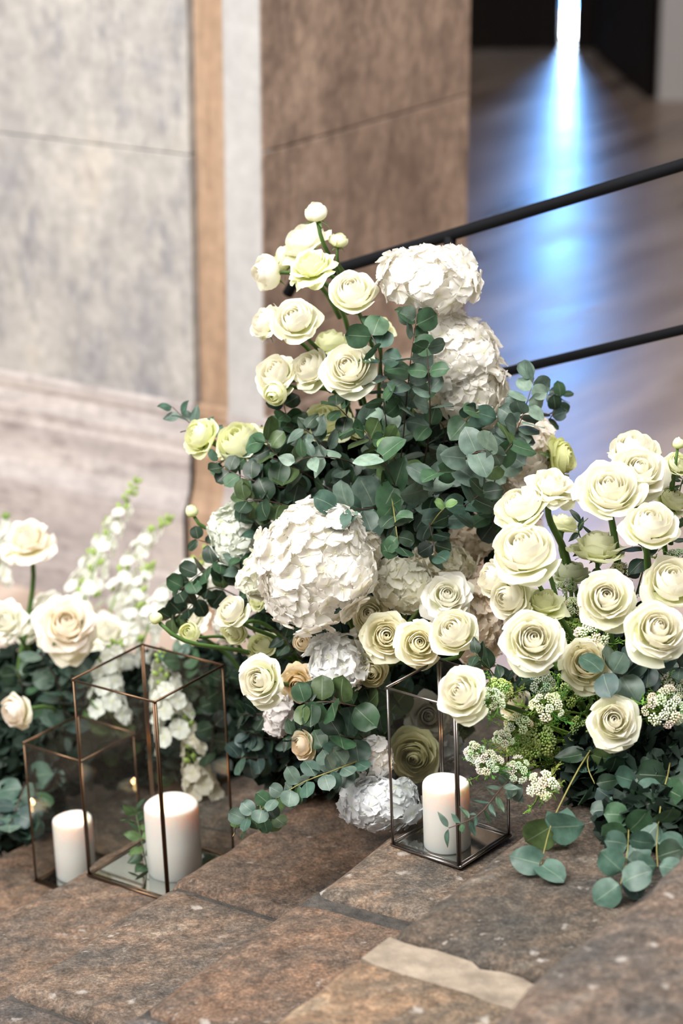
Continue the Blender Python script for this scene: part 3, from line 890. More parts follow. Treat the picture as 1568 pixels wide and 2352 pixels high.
def rose(px, py, size, d, face, kind, label, tint=(1, 1, 1), anchor='c', stem=True, sepals=5, name='rose', group='white and cream roses of the arrangement', droop=(), squash=1.0, stem_rad=0.0036):
    """size: width in the photo's pixels; face: where the bloom looks (right, up, to the viewer)"""
    fdir = screen_dir(*face)
    R = size * 0.5 * d / FPX / (1.06 if kind in ('open', 'cup', 'loose') else 1.0)
    c = P(px, py, d)
    rh = {'open': .52, 'cup': .52, 'bud': .68, 'loose': .46, 'closed': .72}[kind]
    base = c - fdir * R * rh
    root = link(name, None)
    root.matrix_basis = Matrix.Translation(base) @ frame_from(fdir, RNG.uniform(0, 6.28))
    tag(root, label, 'rosebud' if kind == 'closed' else 'rose', group)
    layers = ROSE_KINDS[kind]
    spin = RNG.uniform(0, 6.28)
    for li, lay in enumerate(layers):
        n = lay[0]
        spin += RNG.uniform(0.5, 0.9)
        for k in range(n):
            me = ROSE_MESH[(kind, li, RNG.randrange(3))]
            a = spin + 2 * math.pi * k / n + RNG.uniform(-.24, .24)
            out = li / (len(layers) - 1)
            tilt = RNG.uniform(-0.10, 0.13) * (0.25 + out) + (RNG.random() ** 2 * 0.30 if out > .8 else 0)
            s = R * RNG.uniform(0.90, 1.07)
            m = Matrix.Rotation(a, 4, 'Z') @ Matrix.Rotation(tilt, 4, 'X') @ Matrix.Diagonal((s, s, s * squash, 1))
            t = tint
            if out == 1 and kind != 'bud':
                t = (tint[0] * 0.97, tint[1] * 0.99, tint[2] * 0.88)
            link('petal', me, root, m, t)
    for (dx, dy) in droop:   # a loosened outer petal hanging towards that side of the picture
        loc = root.matrix_basis.to_3x3().inverted() @ screen_dir(dx, dy, 0.15)
        a = math.atan2(loc.x, -loc.y)
        me = ROSE_MESH[(kind, len(layers) - 1, 0)]
        link('petal', me, root, Matrix.Rotation(a, 4, 'Z') @ Matrix.Rotation(0.42, 4, 'X') @ Matrix.Scale(R * 1.1, 4), (tint[0] * .97, tint[1], tint[2] * .9))
    link('calyx', CALYX, root, Matrix.Scale(R * (1.0 if size < 80 else 0.62), 4), GREEN)
    for k in range(sepals):
        a = 2 * math.pi * k / 5 + RNG.uniform(-.2, .2)
        el = RNG.uniform(-0.5, 0.35) if kind != 'closed' else RNG.uniform(0.7, 1.15)
        s = R * (RNG.uniform(.5, .8) if size > 80 else RNG.uniform(.8, 1.15))
        m = Matrix.Rotation(a, 4, 'Z') @ Matrix.Translation((0, R * .1, 0)) @ Matrix.Rotation(el, 4, 'X') @ Matrix.Scale(s, 4)
        link('sepal', SEPAL[k % 3], root, m, (0.10, 0.19, 0.05))
    if stem:
        stem_to(root, base - fdir * R * .15, -fdir, anchor, stem_rad if size > 60 else stem_rad * .7, GREEN)
    return root

# ------------------------------------------------------------------ hydrangeas
def floret_mesh(seed, mat, serr=0.05):
    rnd = random.Random(seed)
    V, F, UVs = [], [], []
    nu, nv = 6, 6
    for p in range(4):
        a = p * math.pi / 2 + rnd.uniform(-.12, .12)
        L_ = rnd.uniform(.88, 1.06); wd = rnd.uniform(.95, 1.15)
        lift = rnd.uniform(-.14, .16); ph = rnd.uniform(0, 6.28); cup = rnd.uniform(-.10, .22)
        b = len(V)
        for j in range(nv + 1):
            v = j / nv
            w = (0.10 + 0.50 * math.sin(math.pi * .5 * min(1, v * 1.55)) ** 1.1) * wd * math.sqrt(max(0.0, 1 - max(0, (v - .55) / .46) ** 2.4))
            for i in range(nu + 1):
                u = 2 * i / nu - 1
                x = u * w
                y = v * L_ * (1 - 0.10 * u * u * v) + serr * math.sin(7 * u + ph) * v ** 3
                z = lift * v * v + cup * u * u * w + 0.07 * math.sin(4 * u + ph) * v + p * 0.012
                X = x * math.cos(a) - y * math.sin(a); Y = x * math.sin(a) + y * math.cos(a)
                V.append((X, Y, z)); UVs.append((u * .5 + .5, v))
        n = nu + 1
        for j in range(nv):
            for i in range(nu):
                F.append((b + j * n + i, b + j * n + i + 1, b + (j + 1) * n + i + 1, b + (j + 1) * n + i))
    # tiny eye
    b = len(V)
    for k in range(6):
        V.append((0.07 * math.cos(k * math.pi / 3), 0.07 * math.sin(k * math.pi / 3), 0.05)); UVs.append((.5, 0))
    V.append((0, 0, 0.10)); UVs.append((.5, 0))
    for k in range(6): F.append((b + k, b + (k + 1) % 6, b + 6))
    return mesh_from('floret', V, F, mat, True, UVs)
FLORET = [floret_mesh(70 + i, M['hydrangea']) for i in range(6)]
def core_mesh():
    bm = bmesh.new(); bmesh.ops.create_icosphere(bm, subdivisions=3, radius=1.0)
    for v in bm.verts:
        v.co *= 1 + 0.10 * noise.noise(v.co * 3.3)
    me = bpy.data.meshes.new('flower_core'); bm.to_mesh(me); bm.free()
    me.polygons.foreach_set('use_smooth', [True] * len(me.polygons))
    me.materials.append(M['hyd_core']); return me
CORE = core_mesh()
def hydrangea(px, py, w, h, d, face, label, tint=(1, 1, 1), anchor='c', floret=26, cover=118, stem=True, depth=0.8, name='hydrangea', cat='hydrangea'):
    """w, h: size in the photo's pixels, floret: floret radius in those pixels"""
    k = d / FPX
    fdir = screen_dir(*face)
    c = P(px, py, d)
    root = link(name, None)
    root.matrix_basis = Matrix.Translation(c)
    tag(root, label, cat, 'white hydrangea heads of the arrangement')
    ax, ay = RIGHT * (w * .5 - floret * .45) * k, UP * (h * .5 - floret * .45) * k
    az = -FWD * min(w, h) * .5 * depth * k
    def ell(v): return ax * v.x + ay * v.y + az * v.z
    fl = Vector((face[0], face[1], face[2])).normalized()
    rf = floret * 1.18 * k
    area = 4 * math.pi * (w * .5) * (h * .5) * (1 - math.cos(math.radians(cover))) / 2
    n = int(min(150, max(14, area / (floret * floret * 1.55))))
    ga = math.pi * (3 - math.sqrt(5))
    q = fl.to_track_quat('Z', 'Y')
    zc = math.cos(math.radians(cover))
    for i in range(n):
        z = 1 - (1 - zc) * (i + .5) / n
        r = math.sqrt(max(0, 1 - z * z)); a = i * ga
        v = q @ Vector((r * math.cos(a), r * math.sin(a), z))
        v += Vector((RNG.gauss(0, .05), RNG.gauss(0, .05), RNG.gauss(0, .05)))
        pos = ell(v) * RNG.uniform(.94, 1.06) * (1 + 0.16 * noise.noise(v * 1.9 + Vector((px * .13, py * .07, 0))))
        nrm = (RIGHT * v.x + UP * v.y - FWD * v.z).normalized()
        nrm = (nrm + Vector((RNG.gauss(0, .20), RNG.gauss(0, .20), RNG.gauss(0, .20)))).normalized()
        m = Matrix.Translation(pos) @ frame_from(nrm, RNG.uniform(0, 6.28)) @ Matrix.Scale(rf * RNG.uniform(.85, 1.12), 4)
        b = RNG.uniform(.94, 1.0)
        link('floret', FLORET[RNG.randrange(6)], root, m, (tint[0] * b, tint[1] * b, tint[2] * b))
    cm = Matrix((ax * .82, ay * .82, -FWD * az.length * .82)).transposed().to_4x4()
    link('flower_core', CORE, root, cm, tint)
    if stem:
        stem_to(root, c - fdir * w * .2 * k, -fdir, anchor, .0042, (0.13, 0.20, 0.06))
    return root

# ------------------------------------------------------------------ eucalyptus
LEAVES = {'round': [leafy_mesh('leaf', 0.98, 'round', i, M['leaf'], f, b) for i, (f, b) in enumerate(((.12, .2), (.22, -.12), (.05, .32), (-.15, .1)))],
          'heart': [leafy_mesh('leaf', 1.06, 'heart', 10 + i, M['leaf'], f, b) for i, (f, b) in enumerate(((.10, .18), (.2, .3), (-.1, .1)))],
          'ovate': [leafy_mesh('leaf', 0.66, 'ovate', 20 + i, M['leaf'], f, b) for i, (f, b) in enumerate(((.15, .25), (.25, -.1), (-.1, .2)))],
          'lance': [leafy_mesh('leaf', 0.36, 'lance', 30 + i, M['leaf'], f, b) for i, (f, b) in enumerate(((.2, .3), (.2, -.15)))]}
TONES0 = {'blue': (0.150, 0.215, 0.200), 'pale': (0.235, 0.315, 0.285), 'dark': (0.040, 0.085, 0.052), 'green': (0.070, 0.150, 0.085), 'teal': (0.095, 0.180, 0.155),
         'olive': (0.095, 0.150, 0.060), 'lime': (0.155, 0.255, 0.105), 'deep': (0.030, 0.062, 0.048), 'navy': (0.075, 0.125, 0.135)}
TONES = {k: (v[0] * .62, v[1] * .64, v[2] * .56) for k, v in TONES0.items()}
for _k, _f in (('pale', 1.4), ('blue', 1.12), ('dark', .8), ('deep', .75), ('lime', 1.25)):
    TONES[_k] = tuple(x * _f for x in TONES[_k])
STEMS = {'red': (0.085, 0.050, 0.038), 'yellow': (0.24, 0.22, 0.07), 'green': (0.10, 0.17, 0.06), 'dark': (0.03, 0.045, 0.03)}
def smooth_path(pts, n):
    out = []
    m = len(pts)
    for i in range(n):
        f = i / (n - 1) * (m - 1)
        k = min(int(f), m - 2); t = f - k
        p0, p1, p2, p3 = pts[max(k - 1, 0)], pts[k], pts[k + 1], pts[min(k + 2, m - 1)]
        out.append(0.5 * ((2 * p1) + (p2 - p0) * t + (2 * p0 - 5 * p1 + 4 * p2 - p3) * t * t + (3 * p1 - p0 - 3 * p2 + p3) * t ** 3))
    return out
def branch(path, leaf, nodes, tone, label, shape='round', stem='red', flat=0.45, name='eucalyptus_branch', cat='eucalyptus', group='eucalyptus branches of the arrangement', tip=True, extra=None, taper=0.75, rad=0.0011, jitter=0.42, start=0.06):
    """path: (x, y, distance) from the root to the tip; leaf: leaf length in the photo's pixels; leaves in pairs"""
    nodes = int(nodes * 1.5 + .5) if nodes > 3 else nodes
    pts3 = [P(*p) for p in path]
    line = smooth_path(pts3, max(12, nodes * 2))
    root = link(name, None)
    root.matrix_basis = Matrix.Translation(pts3[0])
    tag(root, label, cat, group)
    inv = Matrix.Translation(-pts3[0])
    n = len(line)
    me = MB().tube(line, [rad * (1.25 - .7 * i / n) for i in range(n)], 6).mesh('stem', M['stem'], True, inv)
    link('stem', me, root, color=STEMS[stem])
    d = sum(p[2] for p in path) / len(path)
    tones = [tone] if isinstance(tone, str) else list(tone)
    for k in range(nodes):
        f = start + (1 - start) * k / max(nodes - 1, 1)
        i = min(int(f * (n - 1)), n - 1)
        pos = line[i]
        t = (line[min(i + 1, n - 1)] - line[max(i - 1, 0)]).normalized()
        size = leaf * 0.98 * d / FPX * (1 - (1 - taper) * f) * RNG.uniform(.85, 1.15)
        # pairs turn by a quarter from node to node, some faces turned to the light
        side = t.cross(-FWD)
        if side.length < .05: side = RIGHT.copy()
        side.normalize()
        if k % 2: side = (side * flat + t.cross(side).normalized() * (1 - flat)).normalized()
        for sgn in (-1, 1):
            if RNG.random() < 0.06: continue
            dirv = (side * sgn + t * RNG.uniform(.15, .6) + Vector((RNG.gauss(0, jitter), RNG.gauss(0, jitter), RNG.gauss(0, jitter))) * .6).normalized()
            nrm = (-FWD * .8 + UP * .55 + t * .3 + Vector((RNG.gauss(0, jitter), RNG.gauss(0, jitter), RNG.gauss(0, jitter))) * 1.5)
            nrm = (nrm - dirv * nrm.dot(dirv)).normalized()
            x = dirv.cross(nrm)
            m3 = Matrix((x, dirv, nrm)).transposed()
            c = TONES[tones[RNG.randrange(len(tones))]]
            b = RNG.uniform(.8, 1.2)
            m = Matrix.Translation(pos - pts3[0] + dirv * size * .06) @ m3.to_4x4() @ Matrix.Scale(size, 4)
            link('leaf', LEAVES[shape][RNG.randrange(len(LEAVES[shape]))], root, m, (c[0] * b, c[1] * b, c[2] * b))
    return root

# ------------------------------------------------------------------ the roses, one by one
CREAM, WARM, GREENISH, LIME_, DULL, PEACH, BLUSH, WHITE_ = (1, 1, 1), (1, .985, .93), (.95, .985, .80), (.80, .86, .50), (.80, .78, .62), (1.0, .90, .76), (1.04, .985, .99), (1.04, 1.06, 1.14)
WHITE = (1.01, 1.02, 1.06)
# top left spray
rose(726, 486, 62, 3.72, (-.15, .95, .25), 'bud', 'topmost small rosebud at the peak of the arrangement', CREAM, (800, 700, 3.86), sepals=4)
rose(700, 548, 116, 3.80, (-.35, .8, .35), 'cup', 'soft cream rose half hidden just below the topmost bud', CREAM, (820, 720, 3.9))
rose(777, 552, 46, 3.74, (.1, .9, .3), 'bud', 'tiny cream rosebud right of the stem below the topmost bud', GREENISH, (810, 690, 3.85))
rose(655, 590, 70, 3.84, (-.6, .6, .1), 'bud', 'greenish-backed rose between the leftmost upper bud and the ruffled rose', GREENISH, (800, 720, 3.9))
rose(610, 626, 84, 3.76, (-.85, -.05, .45), 'bud', 'cream rosebud turned to the left at the upper left corner of the spray', CREAM, (780, 730, 3.88))
rose(712, 608, 112, 3.70, (-.35, .75, .55), 'loose', 'ruffled pale rose with greenish outer petals below the top bud', GREENISH, (800, 760, 3.86))
rose(808, 664, 114, 3.66, (-.15, .55, .8), 'cup', 'domed cream rose to the left of the top hydrangea', CREAM, (860, 830, 3.86))
rose(606, 738, 90, 3.76, (-.75, .35, .5), 'cup', 'cream rose at left peeping out behind a fuller rose', CREAM, (760, 900, 3.9))
rose(676, 731, 112, 3.68, (-.3, .5, .8), 'cup', 'full cream rose below the ruffled rose, stem to its right', CREAM, (790, 900, 3.88))
rose(758, 783, 84, 3.84, (-.2, .7, .3), 'cup', 'greenish rose in the shade between the upper stems', GREENISH, (830, 930, 3.92))
rose(868, 752, 76, 3.84, (-.1, .7, .4), 'cup', 'pale yellow rose behind the eucalyptus tip below the top hydrangea', GREENISH, (870, 930, 3.94))
rose(797, 841, 124, 3.64, (-.2, .3, .9), 'open', 'large open rose left of the central eucalyptus', CREAM, (850, 1000, 3.88), droop=((.2, -1),))
rose(708, 842, 96, 3.72, (-.5, .35, .6), 'cup', 'cream rose squeezed between two roses on the left slope', CREAM, (820, 1000, 3.9), droop=((0, -1),))
rose(630, 856, 104, 3.74, (-.4, .45, .7), 'cup', 'cream rose with a drooping lower petal on the left slope', CREAM, (800, 930, 3.88), droop=((0, -1), (-.3, -1)))
rose(630, 905, 60, 3.72, (-.35, -.4, .7), 'bud', 'small cream rose hanging below the drooping one on the left slope', GREENISH, (800, 920, 3.86))
rose(745, 958, 120, 3.82, (-.15, .55, .6), 'open', 'broad pale rose among dark leaves in the centre left', GREENISH, 'u')
rose(822, 985, 60, 3.84, (0, .5, .6), 'cup', 'half buried greenish rose beside the central eucalyptus mass', GREENISH, 'u')
rose(455, 1000, 96, 3.86, (-.65, .4, .55), 'cup', 'cream rose furthest left above the pilaster base', GREENISH, (640, 1090, 3.98))
rose(548, 1010, 124, 3.82, (-.35, .65, .6), 'cup', 'wide cream rose second from left above the dark leaves', GREENISH, (660, 1090, 3.96))
rose(604, 1000, 66, 3.90, (.1, .7, .3), 'cup', 'greenish rose tucked behind the wide cream rose at left', GREENISH, (680, 1080, 3.98))
# buds on long stems at the left
rose(440, 1173, 38, 3.88, (-.35, .85, .2), 'closed', 'closed green-white bud on a long stem at the left', GREENISH, (590, 1262, 3.95), sepals=5, name='rosebud', stem_rad=.0048)
rose(357, 1419, 38, 3.72, (-.6, .75, .2), 'closed', 'closed bud on a green stem above the tall lantern', GREENISH, (640, 1540, 3.85), sepals=5, name='rosebud', stem_rad=.0052)
rose(434, 1452, 52, 3.78, (-.25, .3, .8), 'bud', 'round yellowish bud under the long bud stem', GREENISH, (560, 1500, 3.9), sepals=2)
rose(528, 1402, 82, 3.72, (-.45, .55, .6), 'cup', 'cream spray rose left of the largest hydrangea', CREAM, (680, 1520, 3.86))
rose(535, 1450, 72, 3.76, (-.4, -.35, .6), 'cup', 'greenish spray rose hanging just under another spray rose', GREENISH, (690, 1530, 3.88))
rose(588, 1375, 56, 3.78, (-.6, .1, .5), 'cup', 'greenish rose at the left rim of the largest hydrangea', GREENISH, 'c')
rose(598, 1480, 74, 3.80, (-.2, .4, .6), 'cup', 'yellowish rose crossed by dark stems above the front left rose', GREENISH, (720, 1560, 3.9))
rose(430, 1420, 90, 4.1, (-.2, .5, .6), 'loose', 'blurred white rose behind the yellowish bud', WHITE, (560, 1560, 4.2))
# lower centre
rose(594, 1563, 112, 3.58, (-.4, .15, .9), 'open', 'bright cream rose facing left in front of the peach flower', CREAM, (790, 1640, 3.8), droop=((-.1, -1),))
rose(684, 1570, 86, 3.66, (-.1, -.2, .8), 'loose', 'peach beige rose behind the bright front left rose', (1.0, .88, .70), 'c')
rose(690, 1712, 68, 3.64, (-.6, .0, .6), 'cup', 'blush rose among leaves above the trailing sprig', (1.02, .93, .84), 'c', droop=((-.2, -1),))
rose(848, 1412, 84, 3.66, (-.15, .3, .9), 'cup', 'cream rose tucked under the largest hydrangea at its right', WARM, 'c')
rose(886, 1460, 110, 3.58, (.05, .15, 1), 'open', 'open rose with a visible spiral, left of a pair above the steel lantern', WARM, 'c')
rose(962, 1477, 106, 3.55, (.05, .2, 1), 'open', 'open rose with a tight yellow spiral touching the steel lantern top', WARM, 'c')
rose(1040, 1447, 118, 3.52, (-.35, .45, .8), 'cup', 'full cream rose right of the spiral rose pair', CREAM, 'c')
rose(1026, 1366, 120, 3.62, (0, .3, .9), 'loose', 'flat ruffled white rose above the full cream rose', WHITE, 'c')
rose(852, 1546, 74, 3.62, (0, -.15, .95), 'cup', 'dull beige rose left of the steel lantern', DULL, 'c')
rose(695, 1475, 46, 3.70, (-.1, .2, .8), 'bud', 'small blush bud under the largest hydrangea', (1.0, .93, .86), 'c')
rose(952, 1740, 122, 3.72, (-.15, -.1, .95), 'open', 'dull greenish rose seen through the steel lantern glass', (.80, .80, .58), 'c', droop=((-.5, 1),))
rose(985, 1645, 110, 3.82, (-.1, .1, .9), 'loose', 'pale shaded rose high behind the steel lantern glass', (.74, .74, .74), 'c')  # grey tint holds the dimness behind the glass
# right-hand mass
rose(1190, 1158, 124, 3.46, (-.4, .65, .55), 'cup', 'cream rose leaning left at the upper rim of the right-hand mass', CREAM, 'r')
rose(1266, 1112, 116, 3.48, (.1, .75, .5), 'loose', 'upright ruffled rose on a thick stem at the upper rim of the right-hand mass', CREAM, (1310, 1330, 3.62), stem_rad=.0052)
rose(1200, 1256, 152, 3.42, (-.25, .6, .75), 'cup', 'largest cream rose at the left of the right-hand mass', CREAM, 'r', droop=((.4, -1),))
rose(1127, 1328, 88, 3.50, (-.7, .25, .5), 'cup', 'cream rose turned left at the left edge of the right-hand mass', CREAM, 'r')
rose(1165, 1372, 104, 3.46, (-.5, .0, .7), 'cup', 'cream rose with falling pointed petals below the largest one', CREAM, 'r', droop=((-.3, -1), (.2, -1)))
rose(1246, 1382, 112, 3.48, (0, .75, .45), 'loose', 'greenish rose seen from its side above the front spiral rose', GREENISH, 'r')
rose(1225, 1467, 142, 3.36, (0, .3, .95), 'open', 'front open rose with a clear spiral left of the white lace flowers', CREAM, 'r', droop=((-.4, -1),))
rose(1392, 1370, 142, 3.36, (-.05, .3, .95), 'open', 'open rose facing front in the middle of the right-hand mass', CREAM, 'r', droop=((.5, -1),))
rose(1348, 1520, 124, 3.42, (-.1, .3, .9), 'open', 'cream rose half covered by blue eucalyptus leaves', WARM, 'r', droop=((-.2, -1),))
rose(1512, 1442, 148, 3.32, (.05, .4, .9), 'open', 'large open rose against the right picture edge', CREAM, 'r', droop=((-.6, -.7),))
rose(1546, 1330, 144, 3.40, (-.1, .6, .75), 'cup', 'cream rose cut by the right picture edge above the large open rose', CREAM, 'r')
rose(1398, 1120, 156, 3.44, (-.1, .55, .8), 'open', 'broad open rose at the upper left of the top right trio', CREAM, (1420, 1330, 3.58), stem_rad=.0052)
rose(1470, 1076, 132, 3.48, (.1, .5, .8), 'open', 'open rose in the middle of the top right trio', CREAM, (1490, 1330, 3.62))
rose(1455, 1027, 120, 3.54, (0, .8, .5), 'cup', 'highest cream rose of the top right trio', CREAM, (1490, 1300, 3.66))
rose(1492, 1198, 128, 3.40, (0, .65, .7), 'cup', 'cream rose on a dark stem below the top right trio', CREAM, (1490, 1420, 3.55), stem_rad=.0048)
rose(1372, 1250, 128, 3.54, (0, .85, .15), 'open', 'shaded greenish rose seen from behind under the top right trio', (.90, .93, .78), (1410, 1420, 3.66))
rose(1296, 1200, 74, 3.58, (.2, .85, .1), 'cup', 'small greenish rose behind the thick diagonal stem', GREENISH, (1330, 1400, 3.66))
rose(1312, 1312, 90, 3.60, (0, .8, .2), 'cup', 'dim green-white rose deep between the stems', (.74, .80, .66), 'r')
rose(1557, 1018, 36, 3.5, (.1, .95, .1), 'closed', 'pointed green bud at the right edge', GREENISH, (1540, 1200, 3.6), name='rosebud')
rose(1560, 1062, 64, 3.52, (.2, .6, .7), 'cup', 'small cream rose cut by the right edge below the green bud', GREENISH, (1540, 1250, 3.6))
rose(1545, 1145, 80, 3.56, (.3, .6, .4), 'cup', 'greenish rose behind the top right trio at the edge', GREENISH, (1530, 1330, 3.64))
rose(1292, 1050, 104, 3.74, (.75, .1, .3), 'cup', 'yellow-green rose turned away against the blue light', (.84, .88, .50), (1200, 1180, 3.9), droop=((.4, -1),))
rose(1410, 1655, 118, 3.34, (-.05, .25, .95), 'open', 'lowest bright rose of the right-hand mass with a hanging petal', CREAM, 'r', droop=((-.15, -1), (.7, .6)))
rose(1056, 1590, 124, 3.32, (-.5, .3, .8), 'open', 'cream rose hanging in front of the steel lantern', CREAM, (1260, 1690, 3.5), droop=((.2, -1),))
rose(1180, 1612, 76, 3.48, (-.3, .4, .7), 'cup', 'cream rose behind the lace flowers right of the steel lantern', WARM, 'r')
# far left
rose(62, 1237, 116, 4.45, (-.1, .6, .6), 'loose', 'blush-white rose on a tall bare stem at far left', (1.06, 1.02, 1.04), (38, 1600, 4.6), stem_rad=.0052, squash=1.1)
rose(152, 1432, 146, 4.30, (.1, .35, .85), 'loose', 'large pointed blush-white rose above the small lantern', (1.06, 1.02, 1.04), (140, 1660, 4.6), droop=((-.1, -1), (.3, -1)), stem_rad=.005)
rose(104, 1392, 96, 4.55, (-.2, .6, .5), 'loose', 'white rose behind the large pointed one at left', WHITE, 'l')
rose(8, 1425, 100, 4.40, (-.2, .3, .8), 'loose', 'white rose cut by the left picture edge', WHITE, 'l')
rose(60, 1440, 70, 4.62, (0, .5, .7), 'cup', 'white rose between the bare stem and the left edge', WHITE, 'l')
rose(30, 1634, 82, 4.25, (-.6, -.1, .6), 'cup', 'blush rose hanging in the dark at the left edge', (1.0, .96, .97), 'l', droop=((-.3, -1),))
rose(246, 1450, 100, 4.5, (0, .6, .6), 'loose', 'white rose behind the left corner of the tall lantern', WHITE, 'l')

# ------------------------------------------------------------------ hydrangea heads
HW = (1.0, .99, .97)
hydrangea(985, 648, 246, 172, 3.66, (.05, .75, .5), 'topmost white hydrangea head against the hall floor', HW, (950, 980, 3.92), 31, 108, depth=.75)
hydrangea(1045, 812, 190, 190, 3.70, (.2, .45, .8), 'white hydrangea head just below the topmost one', HW, 'u', 26)
hydrangea(1080, 890, 170, 220, 3.72, (.5, .25, .8), 'white hydrangea head right of the central eucalyptus', (1.0, .985, .95), 'u', 26)
hydrangea(1010, 930, 120, 110, 3.78, (.1, .2, .9), 'creamy hydrangea florets behind red eucalyptus stems', (.95, .91, .82), 'u', 26)
hydrangea(1195, 1045, 165, 215, 3.78, (.4, .2, .8), 'pinkish shaded hydrangea head right of the silver branch', (.96, .90, .85), 'u', 28)
hydrangea(1165, 1100, 100, 110, 3.82, (.2, 0, .9), 'pinkish hydrangea below the silver branch', (.92, .85, .80), 'u', 24)
hydrangea(722, 1300, 272, 300, 3.58, (-.2, .2, .95), 'largest white hydrangea head in the centre', HW, 'c', 30, 112, depth=.72)
hydrangea(830, 1270, 90, 120, 3.66, (.5, .2, .8), 'wilting florets at the right shoulder of the largest hydrangea', (.93, .89, .80), 'c', 26, stem=False)
hydrangea(592, 1322, 90, 110, 3.66, (-.7, 0, .6), 'white-green florets at the left shoulder of the largest hydrangea', (.95, .97, .88), 'c', 26, stem=False)
hydrangea(928, 1345, 150, 130, 3.66, (-.1, .35, .9), 'creamy hydrangea head right of the largest one', (.95, .95, .86), 'c', 24)
hydrangea(1012, 1300, 160, 110, 3.74, (.1, .5, .8), 'creamy hydrangea below the central eucalyptus', (.94, .92, .80), 'c', 24)
hydrangea(1080, 1245, 100, 110, 3.80, (.1, .3, .8), 'beige fading hydrangea beside the largest right-hand rose', (.88, .78, .64), 'c', 22)
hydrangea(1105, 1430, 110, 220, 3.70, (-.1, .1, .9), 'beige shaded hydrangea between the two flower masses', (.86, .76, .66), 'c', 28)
hydrangea(772, 1530, 134, 160, 3.62, (-.1, .1, .95), 'cool white hydrangea below the largest one', (.95, .97, 1.0), 'c', 27)
hydrangea(876, 1845, 200, 128, 3.62, (-.05, .1, .95), 'lowest white hydrangea resting on the step beside the steel lantern', (.93, .96, 1.02), 'c', 25, depth=.8)
hydrangea(862, 1752, 84, 130, 3.64, (-.3, .2, .9), 'white hydrangea left of the dull rose in the glass', (.96, .97, 1.0), 'c', 25)
hydrangea(1010, 1700, 90, 160, 3.86, (0, .1, .9), 'dim grey-white hydrangea behind the steel lantern', (.70, .72, .74), 'c', 26)  # white head greyed in its tint to sit back in dim light
hydrangea(545, 1235, 130, 170, 3.86, (-.4, .3, .8), 'blurred white-green hydrangea left of the largest one', (.92, .97, .92), 'c', 26)
hydrangea(580, 1175, 90, 120, 3.84, (-.2, .3, .8), 'blurred pale hydrangea below the dark leaves', (.92, .96, .92), 'c', 26)
hydrangea(796, 1140, 130, 90, 3.84, (0, .3, .9), 'bluish white hydrangea deep behind the teal leaves', (.90, .93, 1.0), 'u', 26)
hydrangea(640, 1640, 70, 110, 3.74, (-.2, -.2, .9), 'small white hydrangea under the bright front left rose', (.95, .93, .95), 'c', 24)
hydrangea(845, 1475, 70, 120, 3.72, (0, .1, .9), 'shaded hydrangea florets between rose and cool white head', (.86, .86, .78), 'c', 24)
hydrangea(470, 1345, 90, 100, 4.15, (-.2, .4, .8), 'blurred white hydrangea behind the left dark leaves', (.95, .96, .93), 'c', 24)
hydrangea(520, 1420, 60, 110, 4.05, (-.2, .4, .8), 'white florets in the gap left of the spray roses', (.95, .97, .95), 'c', 22)

# ------------------------------------------------------------------ eucalyptus branches
B = branch
B([(905, 1180, 3.9), (925, 1010, 3.74), (935, 900, 3.66), (945, 810, 3.62), (957, 728, 3.62)], 66, 9, ('blue', 'pale', 'green'), 'blue-green eucalyptus tip below the top hydrangea', stem='red')
B([(960, 1120, 3.85), (985, 1000, 3.70), (986, 900, 3.62), (980, 800, 3.60)], 58, 5, ('green', 'blue'), 'eucalyptus branch with a bare red stem over the hydrangeas', stem='red')
B([(900, 1000, 3.85), (880, 880, 3.70), (868, 800, 3.63), (835, 745, 3.64)], 68, 5, ('blue', 'teal', 'green'), 'eucalyptus branch with one broad leaf beside the open rose')
B([(905, 1120, 3.86), (890, 1000, 3.68), (880, 915, 3.62)], 62, 4, ('green', 'pale'), 'round olive-green eucalyptus sprig right of the open rose')
B([(930, 1190, 3.86), (905, 1110, 3.66), (875, 1050, 3.57)], 82, 3, ('green', 'pale'), 'eucalyptus sprig with the largest light green leaf in the centre', shape='heart')
B([(930, 1190, 3.88), (880, 1060, 3.66), (830, 980, 3.64)], 62, 6, ('green', 'blue', 'olive'), 'eucalyptus branch left of the light green central leaf')
B([(960, 1190, 3.86), (900, 1040, 3.64), (880, 1000, 3.60)], 56, 4, ('lime', 'green'), 'small bright eucalyptus sprig in the centre of the mass')
B([(930, 1200, 3.86), (1010, 1120, 3.66), (1075, 1050, 3.56), (1130, 1030, 3.54)], 72, 6, ('blue', 'pale', 'blue'), 'silver-blue eucalyptus branch in the centre right', shape='heart')
B([(920, 1220, 3.86), (980, 1130, 3.64), (1010, 1080, 3.58)], 76, 4, ('green', 'blue'), 'broad grey-green eucalyptus sprig left of the silver-blue branch', shape='heart')
B([(960, 1240, 3.85), (1040, 1180, 3.64), (1110, 1130, 3.58)], 72, 5, ('green', 'teal', 'dark'), 'dark glossy eucalyptus branch above the fading hydrangea', shape='heart')
B([(970, 1240, 3.80), (1000, 1190, 3.60), (1022, 1165, 3.56)], 38, 2, ('lime',), 'tiny lime-green eucalyptus tip in the dark', stem='yellow')
B([(890, 1080, 3.82), (905, 1180, 3.60), (915, 1255, 3.57)], 58, 5, ('dark', 'green'), 'hanging eucalyptus tip on a yellow stem', stem='yellow')
B([(960, 1130, 3.84), (985, 1200, 3.66), (1000, 1275, 3.62)], 56, 5, ('dark', 'teal', 'deep'), 'dark hanging eucalyptus tip over the creamy hydrangea')
B([(900, 1150, 3.85), (840, 1170, 3.62), (765, 1168, 3.55)], 76, 4, ('teal', 'blue'), 'teal eucalyptus sprig on top of the largest hydrangea', shape='round')
